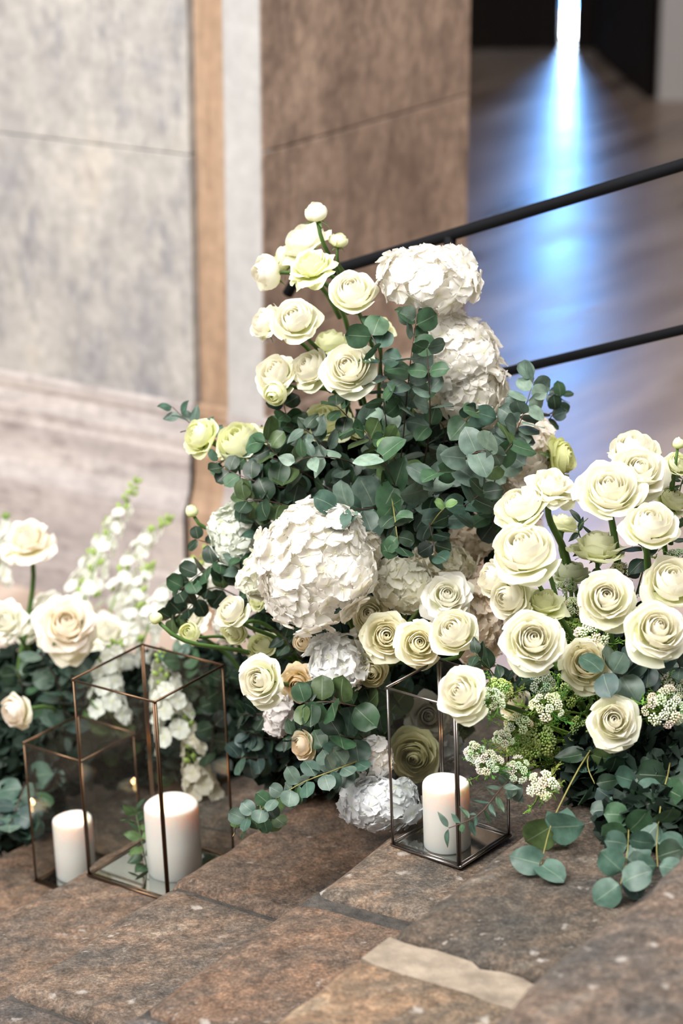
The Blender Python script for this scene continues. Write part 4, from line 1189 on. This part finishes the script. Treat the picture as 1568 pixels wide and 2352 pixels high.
B([(880, 1120, 3.86), (800, 1060, 3.70), (715, 1050, 3.64), (680, 1062, 3.62)], 62, 5, ('pale', 'blue', 'green'), 'pale eucalyptus pair left of the centre', shape='ovate')
B([(860, 1130, 3.88), (760, 1040, 3.72), (700, 985, 3.68)], 60, 6, ('blue', 'green', 'dark'), 'pointed grey eucalyptus branch below the broad pale rose', shape='ovate')
B([(800, 1160, 3.9), (720, 1100, 3.78), (640, 1050, 3.72), (610, 1010, 3.72)], 66, 7, ('dark', 'olive', 'green'), 'dark olive eucalyptus branch under the wide cream rose')
B([(800, 1170, 3.92), (700, 1130, 3.80), (600, 1110, 3.76), (510, 1075, 3.78)], 56, 8, ('dark', 'green', 'teal'), 'dark eucalyptus branch reaching left under the cream roses')
B([(800, 1190, 3.92), (700, 1170, 3.78), (610, 1150, 3.74), (560, 1150, 3.74)], 60, 7, ('dark', 'olive'), 'dark round-leaved branch at the left above the blurred hydrangea')
B([(780, 1110, 3.95), (700, 1020, 3.82), (660, 960, 3.80), (648, 900, 3.80)], 50, 7, ('dark', 'deep', 'green'), 'dark small-leaved branch under the drooping rose')
B([(760, 1130, 3.92), (650, 1060, 3.8), (560, 1050, 3.8), (500, 1060, 3.82)], 46, 6, ('green', 'teal'), 'small-leaved branch below the wide cream rose')
B([(860, 1040, 3.90), (800, 960, 3.72), (770, 930, 3.70)], 54, 4, ('dark', 'green'), 'dark sprig beneath the large open rose')
B([(900, 1240, 3.88), (830, 1120, 3.74), (790, 1080, 3.70)], 60, 5, ('dark', 'blue'), 'shaded eucalyptus sprig above the teal leaves')
B([(1000, 1160, 3.9), (1060, 1000, 3.72), (1075, 960, 3.66), (1100, 945, 3.64)], 66, 4, ('green', 'teal'), 'fresh green eucalyptus sprig in front of the white hydrangea', shape='heart', stem='yellow')
B([(1060, 1130, 3.85), (1140, 1060, 3.70), (1185, 990, 3.66), (1208, 930, 3.66), (1226, 868, 3.68)], 58, 10, ('pale', 'blue', 'blue'), 'silvery eucalyptus branch standing up against the hall floor', flat=.6)
B([(1150, 1120, 3.95), (1235, 1000, 3.86), (1270, 950, 3.84), (1290, 905, 3.86)], 44, 7, ('navy', 'green', 'dark'), 'blurred dark eucalyptus tip against the blue light')
B([(1120, 1160, 3.8), (1150, 1060, 3.64), (1175, 1020, 3.62)], 70, 3, ('green', 'olive'), 'broad olive leaf pair beside the silvery branch', shape='heart')
B([(960, 1170, 3.92), (1020, 1010, 3.76), (1000, 960, 3.74)], 56, 5, ('dark', 'green'), 'dark eucalyptus sprig under the creamy hydrangea florets')
B([(620, 1120, 3.98), (520, 1030, 3.90), (440, 975, 3.92), (396, 935, 3.94)], 54, 4, ('teal', 'blue'), 'teal eucalyptus tip furthest left against the wall', start=.5, shape='ovate')
B([(640, 1260, 3.95), (560, 1225, 3.86), (520, 1215, 3.84)], 44, 4, ('teal', 'blue'), 'small blue-green sprig on the bud stem', shape='ovate')
B([(600, 1290, 3.98), (520, 1260, 3.90), (455, 1240, 3.88)], 40, 3, ('dark', 'green'), 'lone dark leaf pair left of the blurred hydrangea', start=.6)
B([(640, 1420, 3.95), (540, 1290, 3.86), (470, 1310, 3.84), (410, 1360, 3.84)], 54, 8, ('dark', 'green', 'dark'), 'dark eucalyptus branch hanging left below the closed bud')
B([(650, 1440, 3.98), (500, 1350, 3.92), (430, 1400, 3.9), (395, 1420, 3.9)], 50, 6, ('dark', 'olive'), 'lower dark branch beside the yellowish bud')
B([(660, 1300, 3.95), (600, 1230, 3.82), (585, 1190, 3.80)], 60, 5, ('dark', 'teal', 'green'), 'dark sprig at the upper left of the largest hydrangea', shape='ovate')
B([(620, 1420, 3.95), (560, 1330, 3.84), (550, 1280, 3.82)], 54, 5, ('blue', 'green'), 'grey eucalyptus sprig behind the left shoulder florets', shape='ovate')
# lower centre
B([(900, 1700, 3.85), (850, 1735, 3.66), (770, 1768, 3.56), (690, 1800, 3.56), (620, 1845, 3.58), (560, 1885, 3.60)], 47, 14, ('blue', 'teal', 'blue', 'green'), 'trailing eucalyptus sprig on a yellow stem lying over the step', stem='yellow', flat=.35, taper=.8, jitter=.25)
B([(640, 1870, 3.66), (590, 1885, 3.62), (535, 1905, 3.62)], 40, 4, ('green', 'olive', 'lime'), 'small green leaf tip touching the tall lantern')
B([(900, 1640, 3.85), (830, 1625, 3.62), (760, 1612, 3.56), (700, 1615, 3.56)], 74, 6, ('dark', 'green', 'olive'), 'round dark green eucalyptus sprig below the cool white hydrangea')
B([(920, 1720, 3.86), (840, 1700, 3.66), (780, 1690, 3.60)], 76, 5, ('green', 'teal', 'dark'), 'broad eucalyptus leaves above the trailing sprig')
B([(920, 1600, 3.86), (860, 1580, 3.70), (835, 1580, 3.64)], 64, 4, ('teal', 'dark'), 'dark teal leaves under the dull beige rose')
B([(860, 1700, 3.86), (740, 1700, 3.70), (670, 1690, 3.66)], 60, 6, ('dark', 'green'), 'dark leaves around the blush rose', shape='ovate')
B([(820, 1760, 3.9), (780, 1730, 3.68), (740, 1720, 3.62)], 68, 5, ('blue', 'green'), 'grey-blue leaves right of the blush rose')
B([(760, 1680, 3.98), (650, 1700, 3.92), (560, 1680, 3.9)], 52, 7, ('navy', 'blue', 'green'), 'blurred blue leaves right of the tall lantern')
B([(760, 1720, 3.98), (640, 1740, 3.92), (545, 1740, 3.9)], 52, 7, ('navy', 'teal'), 'second blurred blue branch low beside the tall lantern')
B([(740, 1640, 3.98), (640, 1640, 3.90), (560, 1640, 3.88)], 54, 6, ('deep', 'dark'), 'dark blurred leaves under the bright front left rose')
B([(760, 1600, 3.9), (680, 1500, 3.76), (640, 1450, 3.74)], 54, 6, ('dark', 'deep'), 'dark leaves between spray roses and the largest hydrangea', shape='ovate')
B([(820, 1560, 3.9), (740, 1480, 3.74), (700, 1440, 3.72)], 52, 5, ('dark', 'deep', 'olive'), 'dark leaves below the largest hydrangea', shape='ovate')
B([(1180, 1620, 3.6), (1130, 1545, 3.46), (1090, 1500, 3.42)], 62, 4, ('dark', 'olive'), 'dark glossy leaves above the hanging rose', shape='ovate', stem='green')
B([(1230, 1640, 3.62), (1190, 1580, 3.46), (1150, 1560, 3.42)], 58, 5, ('dark', 'deep'), 'dark leaves along the diagonal stem over the steel lantern', shape='ovate', stem='green')
B([(1330, 1680, 3.62), (1230, 1740, 3.46), (1160, 1800, 3.40), (1100, 1870, 3.36), (1030, 1902, 3.35)], 50, 6, ('teal', 'green', 'blue'), 'thin eucalyptus sprig hanging across the steel lantern', shape='lance', start=.5, rad=.0012)
B([(1260, 1680, 3.6), (1200, 1780, 3.44), (1172, 1810, 3.42)], 56, 3, ('pale', 'blue'), 'pale leaf pair hanging right of the steel lantern', shape='ovate', start=.7)
# right hanging
B([(1400, 1660, 3.50), (1335, 1755, 3.38), (1285, 1850, 3.32), (1262, 1905, 3.28), (1242, 1985, 3.23)], 80, 3, ('olive', 'green', 'teal'), 'hanging eucalyptus tip with big heart leaves over the third step', shape='heart', stem='yellow', start=.62, taper=.9)
B([(1400, 1640, 3.56), (1350, 1740, 3.40), (1365, 1800, 3.36)], 78, 3, ('dark', 'olive'), 'dark drooping leaf left of the lowest lace flower', shape='ovate', stem='yellow')
B([(1490, 1640, 3.62), (1475, 1740, 3.44), (1460, 1800, 3.36), (1445, 1890, 3.28), (1440, 1960, 3.21), (1425, 2030, 3.14)], 74, 8, ('blue', 'teal', 'green', 'navy'), 'long hanging eucalyptus branch at the lower right', shape='round', stem='yellow', taper=.85)
B([(1550, 1660, 3.60), (1535, 1770, 3.38), (1520, 1830, 3.31), (1508, 1930, 3.22), (1510, 1990, 3.16)], 72, 6, ('green', 'teal', 'dark'), 'outer hanging eucalyptus branch beside the nearest step', shape='round', stem='yellow')
B([(1490, 1720, 3.5), (1420, 1840, 3.38), (1400, 1880, 3.33)], 62, 5, ('blue', 'navy'), 'blue leaves behind the long hanging branch')
B([(1560, 1640, 3.62), (1510, 1690, 3.46), (1470, 1740, 3.42)], 74, 4, ('teal', 'green'), 'round grey leaves right of the lowest bright rose')
B([(1540, 1740, 3.46), (1500, 1790, 3.38), (1490, 1830, 3.35)], 72, 4, ('navy', 'blue'), 'shaded blue leaves above the outer hanging branch')
B([(1520, 1620, 3.62), (1450, 1560, 3.44), (1385, 1545, 3.36)], 82, 5, ('blue', 'navy', 'teal'), 'blue eucalyptus leaves covering a cream rose', shape='round')
B([(1560, 1600, 3.60), (1510, 1540, 3.44), (1460, 1510, 3.42)], 76, 5, ('navy', 'blue'), 'dark blue eucalyptus under the large open rose at the edge')
B([(1568, 1560, 3.56), (1560, 1530, 3.44), (1550, 1500, 3.42)], 64, 3, ('blue',), 'blue leaves at the right edge below the large open rose')
B([(1420, 1720, 3.5), (1385, 1740, 3.42), (1400, 1780, 3.38)], 66, 4, ('dark', 'teal'), 'teal leaves below the lowest bright rose')
B([(1450, 1400, 3.66), (1480, 1290, 3.54), (1470, 1250, 3.52)], 64, 4, ('dark', 'deep'), 'dark leaf behind the stems of the top right trio', shape='ovate', stem='green')
B([(1400, 1340, 3.66), (1330, 1230, 3.56), (1350, 1190, 3.56)], 50, 4, ('dark', 'green'), 'thin rose foliage left of the shaded greenish rose', shape='lance', stem='green')
B([(1540, 1240, 3.66), (1560, 1130, 3.58), (1568, 1100, 3.56)], 52, 5, ('dark', 'olive'), 'dark foliage at the right edge below the small cream rose', shape='lance', stem='green')
B([(1140, 1260, 3.86), (1130, 1190, 3.74), (1120, 1150, 3.72)], 56, 5, ('dark', 'deep', 'green'), 'dark leaves left of the leaning cream rose')
# left
B([(130, 1800, 4.6), (150, 1660, 4.42), (130, 1560, 4.38), (90, 1500, 4.38)], 64, 9, ('blue', 'navy', 'teal'), 'blue eucalyptus branch left of the tall lantern')
B([(160, 1780, 4.6), (170, 1640, 4.42), (160, 1520, 4.40)], 62, 8, ('blue', 'teal', 'navy'), 'second blue branch rising behind the small lantern')
B([(80, 1800, 4.6), (60, 1620, 4.46), (40, 1540, 4.44)], 58, 7, ('deep', 'dark', 'green'), 'dark branch at the left edge under the white roses')
B([(70, 1760, 4.4), (40, 1850, 4.24), (20, 1900, 4.2)], 64, 6, ('blue', 'teal', 'navy'), 'blue-green leaves at the lower left edge')
B([(100, 1780, 4.4), (70, 1850, 4.26), (50, 1900, 4.22)], 60, 6, ('teal', 'navy', 'green'), 'dark teal leaves left of the small lantern')
B([(340, 2010, 4.02), (325, 1930, 4.0), (310, 1860, 4.02)], 46, 6, ('lime', 'green'), 'fresh green sprig behind the widest candle', shape='ovate', stem='green')
B([(300, 1780, 4.6), (250, 1650, 4.42), (230, 1580, 4.42)], 58, 8, ('olive', 'green', 'lime'), 'olive foliage seen through the tall lantern')
B([(400, 1800, 4.5), (430, 1640, 4.34), (460, 1560, 4.3)], 58, 8, ('dark', 'green', 'olive'), 'dark foliage behind the right side of the tall lantern')
B([(380, 1760, 4.5), (420, 1560, 4.3), (400, 1500, 4.28)], 58, 7, ('teal', 'green'), 'teal foliage just behind the top of the tall lantern')
B([(480, 1760, 4.3), (500, 1620, 4.15), (520, 1550, 4.1)], 54, 7, ('deep', 'dark'), 'dark foliage at the right corner of the tall lantern')
B([(120, 1800, 4.7), (200, 1700, 4.55), (260, 1720, 4.5)], 56, 7, ('olive', 'dark'), 'olive leaves behind the small lantern glass')

# ------------------------------------------------------------------ white lace flowers
def umbellet_mesh(seed, n=26):
    rnd = random.Random(seed)
    mb = MB()
    for i in range(n):
        z = 1 - 1.1 * (i + .5) / n; r = math.sqrt(max(0, 1 - z * z)); a = i * 2.39996
        c = Vector((r * math.cos(a), r * math.sin(a), z * .7)) * rnd.uniform(.8, 1.1)
        s = rnd.uniform(.19, .28)
        mb.add([c + Vector(v) * s for v in ((1, 0, 0), (-1, 0, 0), (0, 1, 0), (0, -1, 0), (0, 0, 1), (0, 0, -1))],
               [(0, 2, 4), (2, 1, 4), (1, 3, 4), (3, 0, 4), (2, 0, 5), (1, 2, 5), (3, 1, 5), (0, 3, 5)])
    return mb.mesh('umbellet', M['tiny'])
def umbellet_stalks(seed, n=11):
    rnd = random.Random(seed)
    mb = MB()
    for i in range(n):
        z = 1 - 1.0 * (i + .5) / n; r = math.sqrt(max(0, 1 - z * z)); a = i * 2.39996
        mb.tube([Vector((0, 0, -.9)), Vector((r * math.cos(a), r * math.sin(a), z * .65)) * .9], .045, 3, False)
    return mb.mesh('stalks', M['stem'], True)
def frond_mesh(seed):
    rnd = random.Random(seed)
    mb = MB()
    def twig(p, dirv, L, lvl):
        e = p + dirv * L
        mb.tube([p, e], .012 if lvl else .02, 3, False)
        if lvl >= 3: return
        for k in range(4 if lvl < 2 else 3):
            q = p + dirv * L * (.3 + .7 * k / 3)
            nd_ = (dirv + Vector((rnd.gauss(0, .6), rnd.gauss(0, .6), rnd.gauss(0, .6)))).normalized()
            twig(q, nd_, L * .48, lvl + 1)
    twig(Vector((0, 0, 0)), Vector((0, 0, 1)), .5, 0)
    return mb.mesh('feathery_leaf', M['stem'], True)
UMB = [umbellet_mesh(i) for i in range(3)]
UST = [umbellet_stalks(i) for i in range(2)]
FROND = [frond_mesh(i) for i in range(4)]
def lace(px, py, size, d, face, label, n=9, white=(0.88, 0.90, 0.68), green=(0.20, 0.32, 0.06), anchor='r', fronds=5, ur=0.26):
    k = d / FPX
    c = P(px, py, d)
    fdir = screen_dir(*face)
    R = size * .5 * k
    root = link('lace_flower', None)
    root.matrix_basis = Matrix.Translation(c - fdir * R * .9)
    tag(root, label, 'lace flower', 'white lace flower umbels of the right-hand mass')
    F4 = frame_from(fdir, RNG.uniform(0, 6.28))
    for i in range(n):
        z = 1 - .75 * (i + .5) / n; r = math.sqrt(max(0, 1 - z * z)); a = i * 2.39996 + RNG.uniform(-.25, .25)
        v = Vector((r * math.cos(a) * 1.05, r * math.sin(a) * 1.05, z * .9)) * RNG.uniform(.85, 1.1)
        w = (F4.to_3x3() @ v)
        pos = fdir * R * .25 + w * R * .72
        us = R * ur * RNG.uniform(.85, 1.2)
        m = Matrix.Translation(pos) @ frame_from(w.normalized(), RNG.uniform(0, 6)) @ Matrix.Scale(us, 4)
        u = link('umbellet', UMB[RNG.randrange(3)], root, m, tuple(x * RNG.uniform(.88, 1.1) for x in white))
        link('stalks', UST[RNG.randrange(2)], u, color=green)
        mb = MB().tube([Vector((0, 0, 0)), pos * .6 + fdir * R * .06, pos - w.normalized() * us * .9], .0007, 4, False)
        link('ray', mb.mesh('ray', M['stem'], True), root, color=green)
    for i in range(fronds):
        dv = (-fdir * .3 + Vector((RNG.gauss(0, .7), RNG.gauss(0, .7), RNG.gauss(0, .7)))).normalized()
        m = frame_from(dv) @ Matrix.Scale(R * RNG.uniform(1.5, 2.4), 4)
        link('feathery_leaf', FROND[RNG.randrange(4)], root, m, (0.20 * RNG.uniform(.6, 1.3), 0.38 * RNG.uniform(.7, 1.2), 0.065))
    stem_to(root, c - fdir * R * .9, -fdir, anchor, .0016, green)
GR = (0.55, 0.68, 0.24)
lace(1083, 1722, 66, 3.40, (-.5, .5, .6), 'white lace umbel furthest left, right of the steel lantern post')
lace(1118, 1752, 76, 3.38, (-.3, .2, .9), 'white lace umbel beside the furthest left one, lower')
lace(1188, 1765, 70, 3.40, (-.1, .3, .9), 'white lace umbel above the pale hanging leaf pair')
lace(1250, 1805, 84, 3.36, (.1, .1, .9), 'lowest white lace umbel above the hanging heart leaves')
lace(1152, 1690, 62, 3.42, (-.3, .5, .7), 'white lace umbel between rose and the lower left umbels')
lace(1185, 1655, 76, 3.44, (-.2, .6, .7), 'white lace umbel just under the cream rose behind the lantern')
lace(1130, 1605, 76, 3.36, (.1, .4, .8), 'white lace umbel against the hanging rose')
lace(1258, 1618, 84, 3.38, (0, .3, .95), 'round white lace umbel in the middle below the front spiral rose')
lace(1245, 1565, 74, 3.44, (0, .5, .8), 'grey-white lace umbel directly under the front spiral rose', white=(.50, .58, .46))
lace(1368, 1450, 96, 3.44, (.1, .6, .7), 'white lace umbel between the two open front roses')
lace(1320, 1385, 60, 3.52, (0, .6, .7), 'small lace umbel left of the middle open rose')
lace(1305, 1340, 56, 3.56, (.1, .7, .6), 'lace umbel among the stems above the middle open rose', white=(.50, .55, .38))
lace(1425, 1300, 56, 3.54, (.1, .7, .6), 'lace umbel at the top of the middle open rose')
lace(1530, 1620, 124, 3.36, (.1, .3, .9), 'large white lace umbel at the right edge', n=14, ur=.2)
lace(1545, 1570, 90, 3.44, (.1, .5, .8), 'white lace umbel at the right edge behind the large one')
lace(1382, 1755, 50, 3.44, (-.1, .3, .9), 'small white lace umbel below the lowest bright rose')
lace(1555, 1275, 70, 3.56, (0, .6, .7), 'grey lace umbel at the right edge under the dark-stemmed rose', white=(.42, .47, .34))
lace(1232, 1690, 110, 3.46, (0, .3, .9), 'green unopened lace umbel in the middle of the lace flowers', 12, GR, fronds=8)
lace(1345, 1680, 96, 3.46, (.1, .2, .9), 'green lace umbel left of the lowest bright rose', 10, GR, fronds=8)
lace(1205, 1720, 90, 3.45, (-.1, .2, .9), 'green lace umbel above the lower white umbels', 10, GR, fronds=8)
lace(1305, 1740, 90, 3.50, (.1, 0, .9), 'dark green feathery lace foliage above the lowest umbel', 8, GR, fronds=12)
lace(1300, 1600, 90, 3.50, (.1, .2, .9), 'feathery green lace foliage under the covered rose', 8, GR, fronds=10)
lace(1310, 1450, 90, 3.52, (.0, .4, .9), 'green lace umbel between front spiral rose and middle rose', 10, GR, fronds=8)
lace(1150, 1580, 84, 3.40, (.1, .5, .8), 'yellow-green lace umbel right of the hanging rose', 10, GR, fronds=7)
lace(1320, 1545, 80, 3.52, (.1, .5, .8), 'green lace foliage above the covered rose', 8, GR, fronds=9)

# ------------------------------------------------------------------ blurred flower spikes at the left
def spike(path, width, n, label, tint=(.95, .98, .95), bud=(0.30, 0.42, 0.10), anchor='l', name='delphinium_spike', fl=26):
    pts3 = [P(*p) for p in path]
    line = smooth_path(pts3, 24)
    root = link(name, None); root.matrix_basis = Matrix.Translation(pts3[0])
    tag(root, label, 'flower spike', 'white flower spikes at the left')
    inv = Matrix.Translation(-pts3[0])
    link('stem', MB().tube(line, [.0024 * (1.2 - i / 24) for i in range(24)], 6).mesh('stem', M['stem'], True, inv), root, color=(0.18, 0.28, 0.08))
    d = path[0][2]
    for i in range(n):
        f = (i + .5) / n
        p = line[min(int(f * 23), 23)]
        a = i * 2.39996
        t = (line[-1] - line[0]).normalized()
        x = t.orthogonal().normalized(); y = t.cross(x)
        o = x * math.cos(a) + y * math.sin(a)
        w = width * d / FPX * .5 * (1 - .75 * f)
        if f < .8 and RNG.random() < .8:
            s = fl * d / FPX * (1 - .5 * f)
            m = Matrix.Translation(p - pts3[0] + o * w) @ frame_from((o + t * .3).normalized(), RNG.uniform(0, 6)) @ Matrix.Scale(s, 4)
            link('floret', FLORET[RNG.randrange(6)], root, m, tint)
        else:
            s = 13 * d / FPX * (1.1 - .4 * f)
            m = Matrix.Translation(p - pts3[0] + o * w * .8) @ frame_from((o + t * .9).normalized()) @ Matrix.Diagonal((s * .6, s * .6, s, 1))
            link('bud', ROSE_BUDLET, root, m, bud)
bm = bmesh.new(); bmesh.ops.create_icosphere(bm, subdivisions=1, radius=1.0)
ROSE_BUDLET = bpy.data.meshes.new('bud'); bm.to_mesh(ROSE_BUDLET); bm.free(); ROSE_BUDLET.materials.append(M['stem'])
spike([(150, 1560, 4.8), (205, 1340, 4.85), (262, 1210, 4.9), (318, 1095, 4.95)], 78, 60, 'tallest blurred white flower spike against the wall')
spike([(200, 1560, 4.8), (270, 1360, 4.85), (335, 1240, 4.9), (395, 1185, 4.95)], 70, 50, 'blurred white flower spike right of the tallest one')
spike([(300, 1560, 4.6), (350, 1420, 4.6), (420, 1320, 4.6), (505, 1240, 4.65)], 70, 50, 'blurred white spike leaning right above the tall lantern')
spike([(120, 1560, 4.9), (170, 1380, 4.95), (215, 1270, 5.0), (255, 1190, 5.05)], 64, 44, 'blurred white flower spike left of the tallest one')
spike([(250, 1600, 4.7), (300, 1440, 4.75), (320, 1350, 4.8), (350, 1290, 4.85)], 70, 44, 'short blurred flower spike behind the tall lantern')
spike([(410, 1700, 4.3), (385, 1600, 4.28), (375, 1540, 4.28), (372, 1495, 4.28)], 100, 46, 'white flower spike right behind the tall lantern glass', fl=30)
spike([(470, 1830, 4.3), (450, 1760, 4.28), (440, 1700, 4.28), (430, 1640, 4.28)], 80, 40, 'cream flower spike low behind the tall lantern glass', tint=(.92, .88, .78), fl=28)
spike([(250, 1640, 4.4), (245, 1570, 4.4), (255, 1510, 4.4), (270, 1470, 4.4)], 90, 36, 'white flower spike at the left inside of the tall lantern', fl=30)
spike([(0, 1330, 5.0), (-5, 1260, 5.0), (8, 1210, 5.0), (15, 1180, 5.0)], 30, 20, 'green flower tips at the left edge', bud=(0.16, 0.26, 0.05))

# ------------------------------------------------------------------ foliage too dense to count, deep inside
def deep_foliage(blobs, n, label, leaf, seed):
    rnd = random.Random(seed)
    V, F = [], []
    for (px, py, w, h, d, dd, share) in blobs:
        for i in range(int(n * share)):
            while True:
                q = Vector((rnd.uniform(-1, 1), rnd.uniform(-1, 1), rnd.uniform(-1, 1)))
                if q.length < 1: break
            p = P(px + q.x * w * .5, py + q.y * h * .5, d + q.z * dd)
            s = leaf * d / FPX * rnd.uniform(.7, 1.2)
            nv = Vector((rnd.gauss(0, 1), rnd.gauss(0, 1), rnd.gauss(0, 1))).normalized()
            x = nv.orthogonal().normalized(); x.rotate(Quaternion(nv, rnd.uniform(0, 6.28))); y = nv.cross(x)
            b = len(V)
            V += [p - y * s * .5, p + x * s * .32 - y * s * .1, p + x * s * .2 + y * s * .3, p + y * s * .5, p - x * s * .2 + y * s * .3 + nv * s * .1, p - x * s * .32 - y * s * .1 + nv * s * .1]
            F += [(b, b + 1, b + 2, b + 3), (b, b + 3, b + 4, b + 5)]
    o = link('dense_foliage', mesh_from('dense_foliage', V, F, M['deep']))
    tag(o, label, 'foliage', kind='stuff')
deep_foliage([(900, 1120, 420, 360, 3.92, .10, .26), (720, 1070, 300, 220, 3.94, .08, .12), (800, 1480, 420, 400, 3.98, .10, .22), (780, 1690, 480, 300, 4.0, .12, .25), (960, 1620, 260, 300, 3.98, .08, .15)], 6000, 'leaves coloured dark for the shade deep inside the central flower mass', 52, 1)
deep_foliage([(1400, 1560, 420, 420, 3.66, .10, .3), (1450, 1780, 330, 300, 3.46, .07, .3), (1290, 1660, 260, 260, 3.60, .06, .15), (1490, 1900, 230, 190, 3.33, .05, .25)], 4600, 'leaves coloured dark for the shade deep inside the right-hand flower mass', 52, 2)
deep_foliage([(120, 1640, 420, 340, 4.72, .12, .42), (330, 1660, 360, 320, 4.62, .10, .28), (470, 1640, 300, 330, 4.40, .08, .22), (30, 1800, 240, 300, 4.42, .10, .28)], 5600, 'leaves coloured dark for the shade at the left behind the lanterns', 54, 3)
print('objects', len(bpy.data.objects))
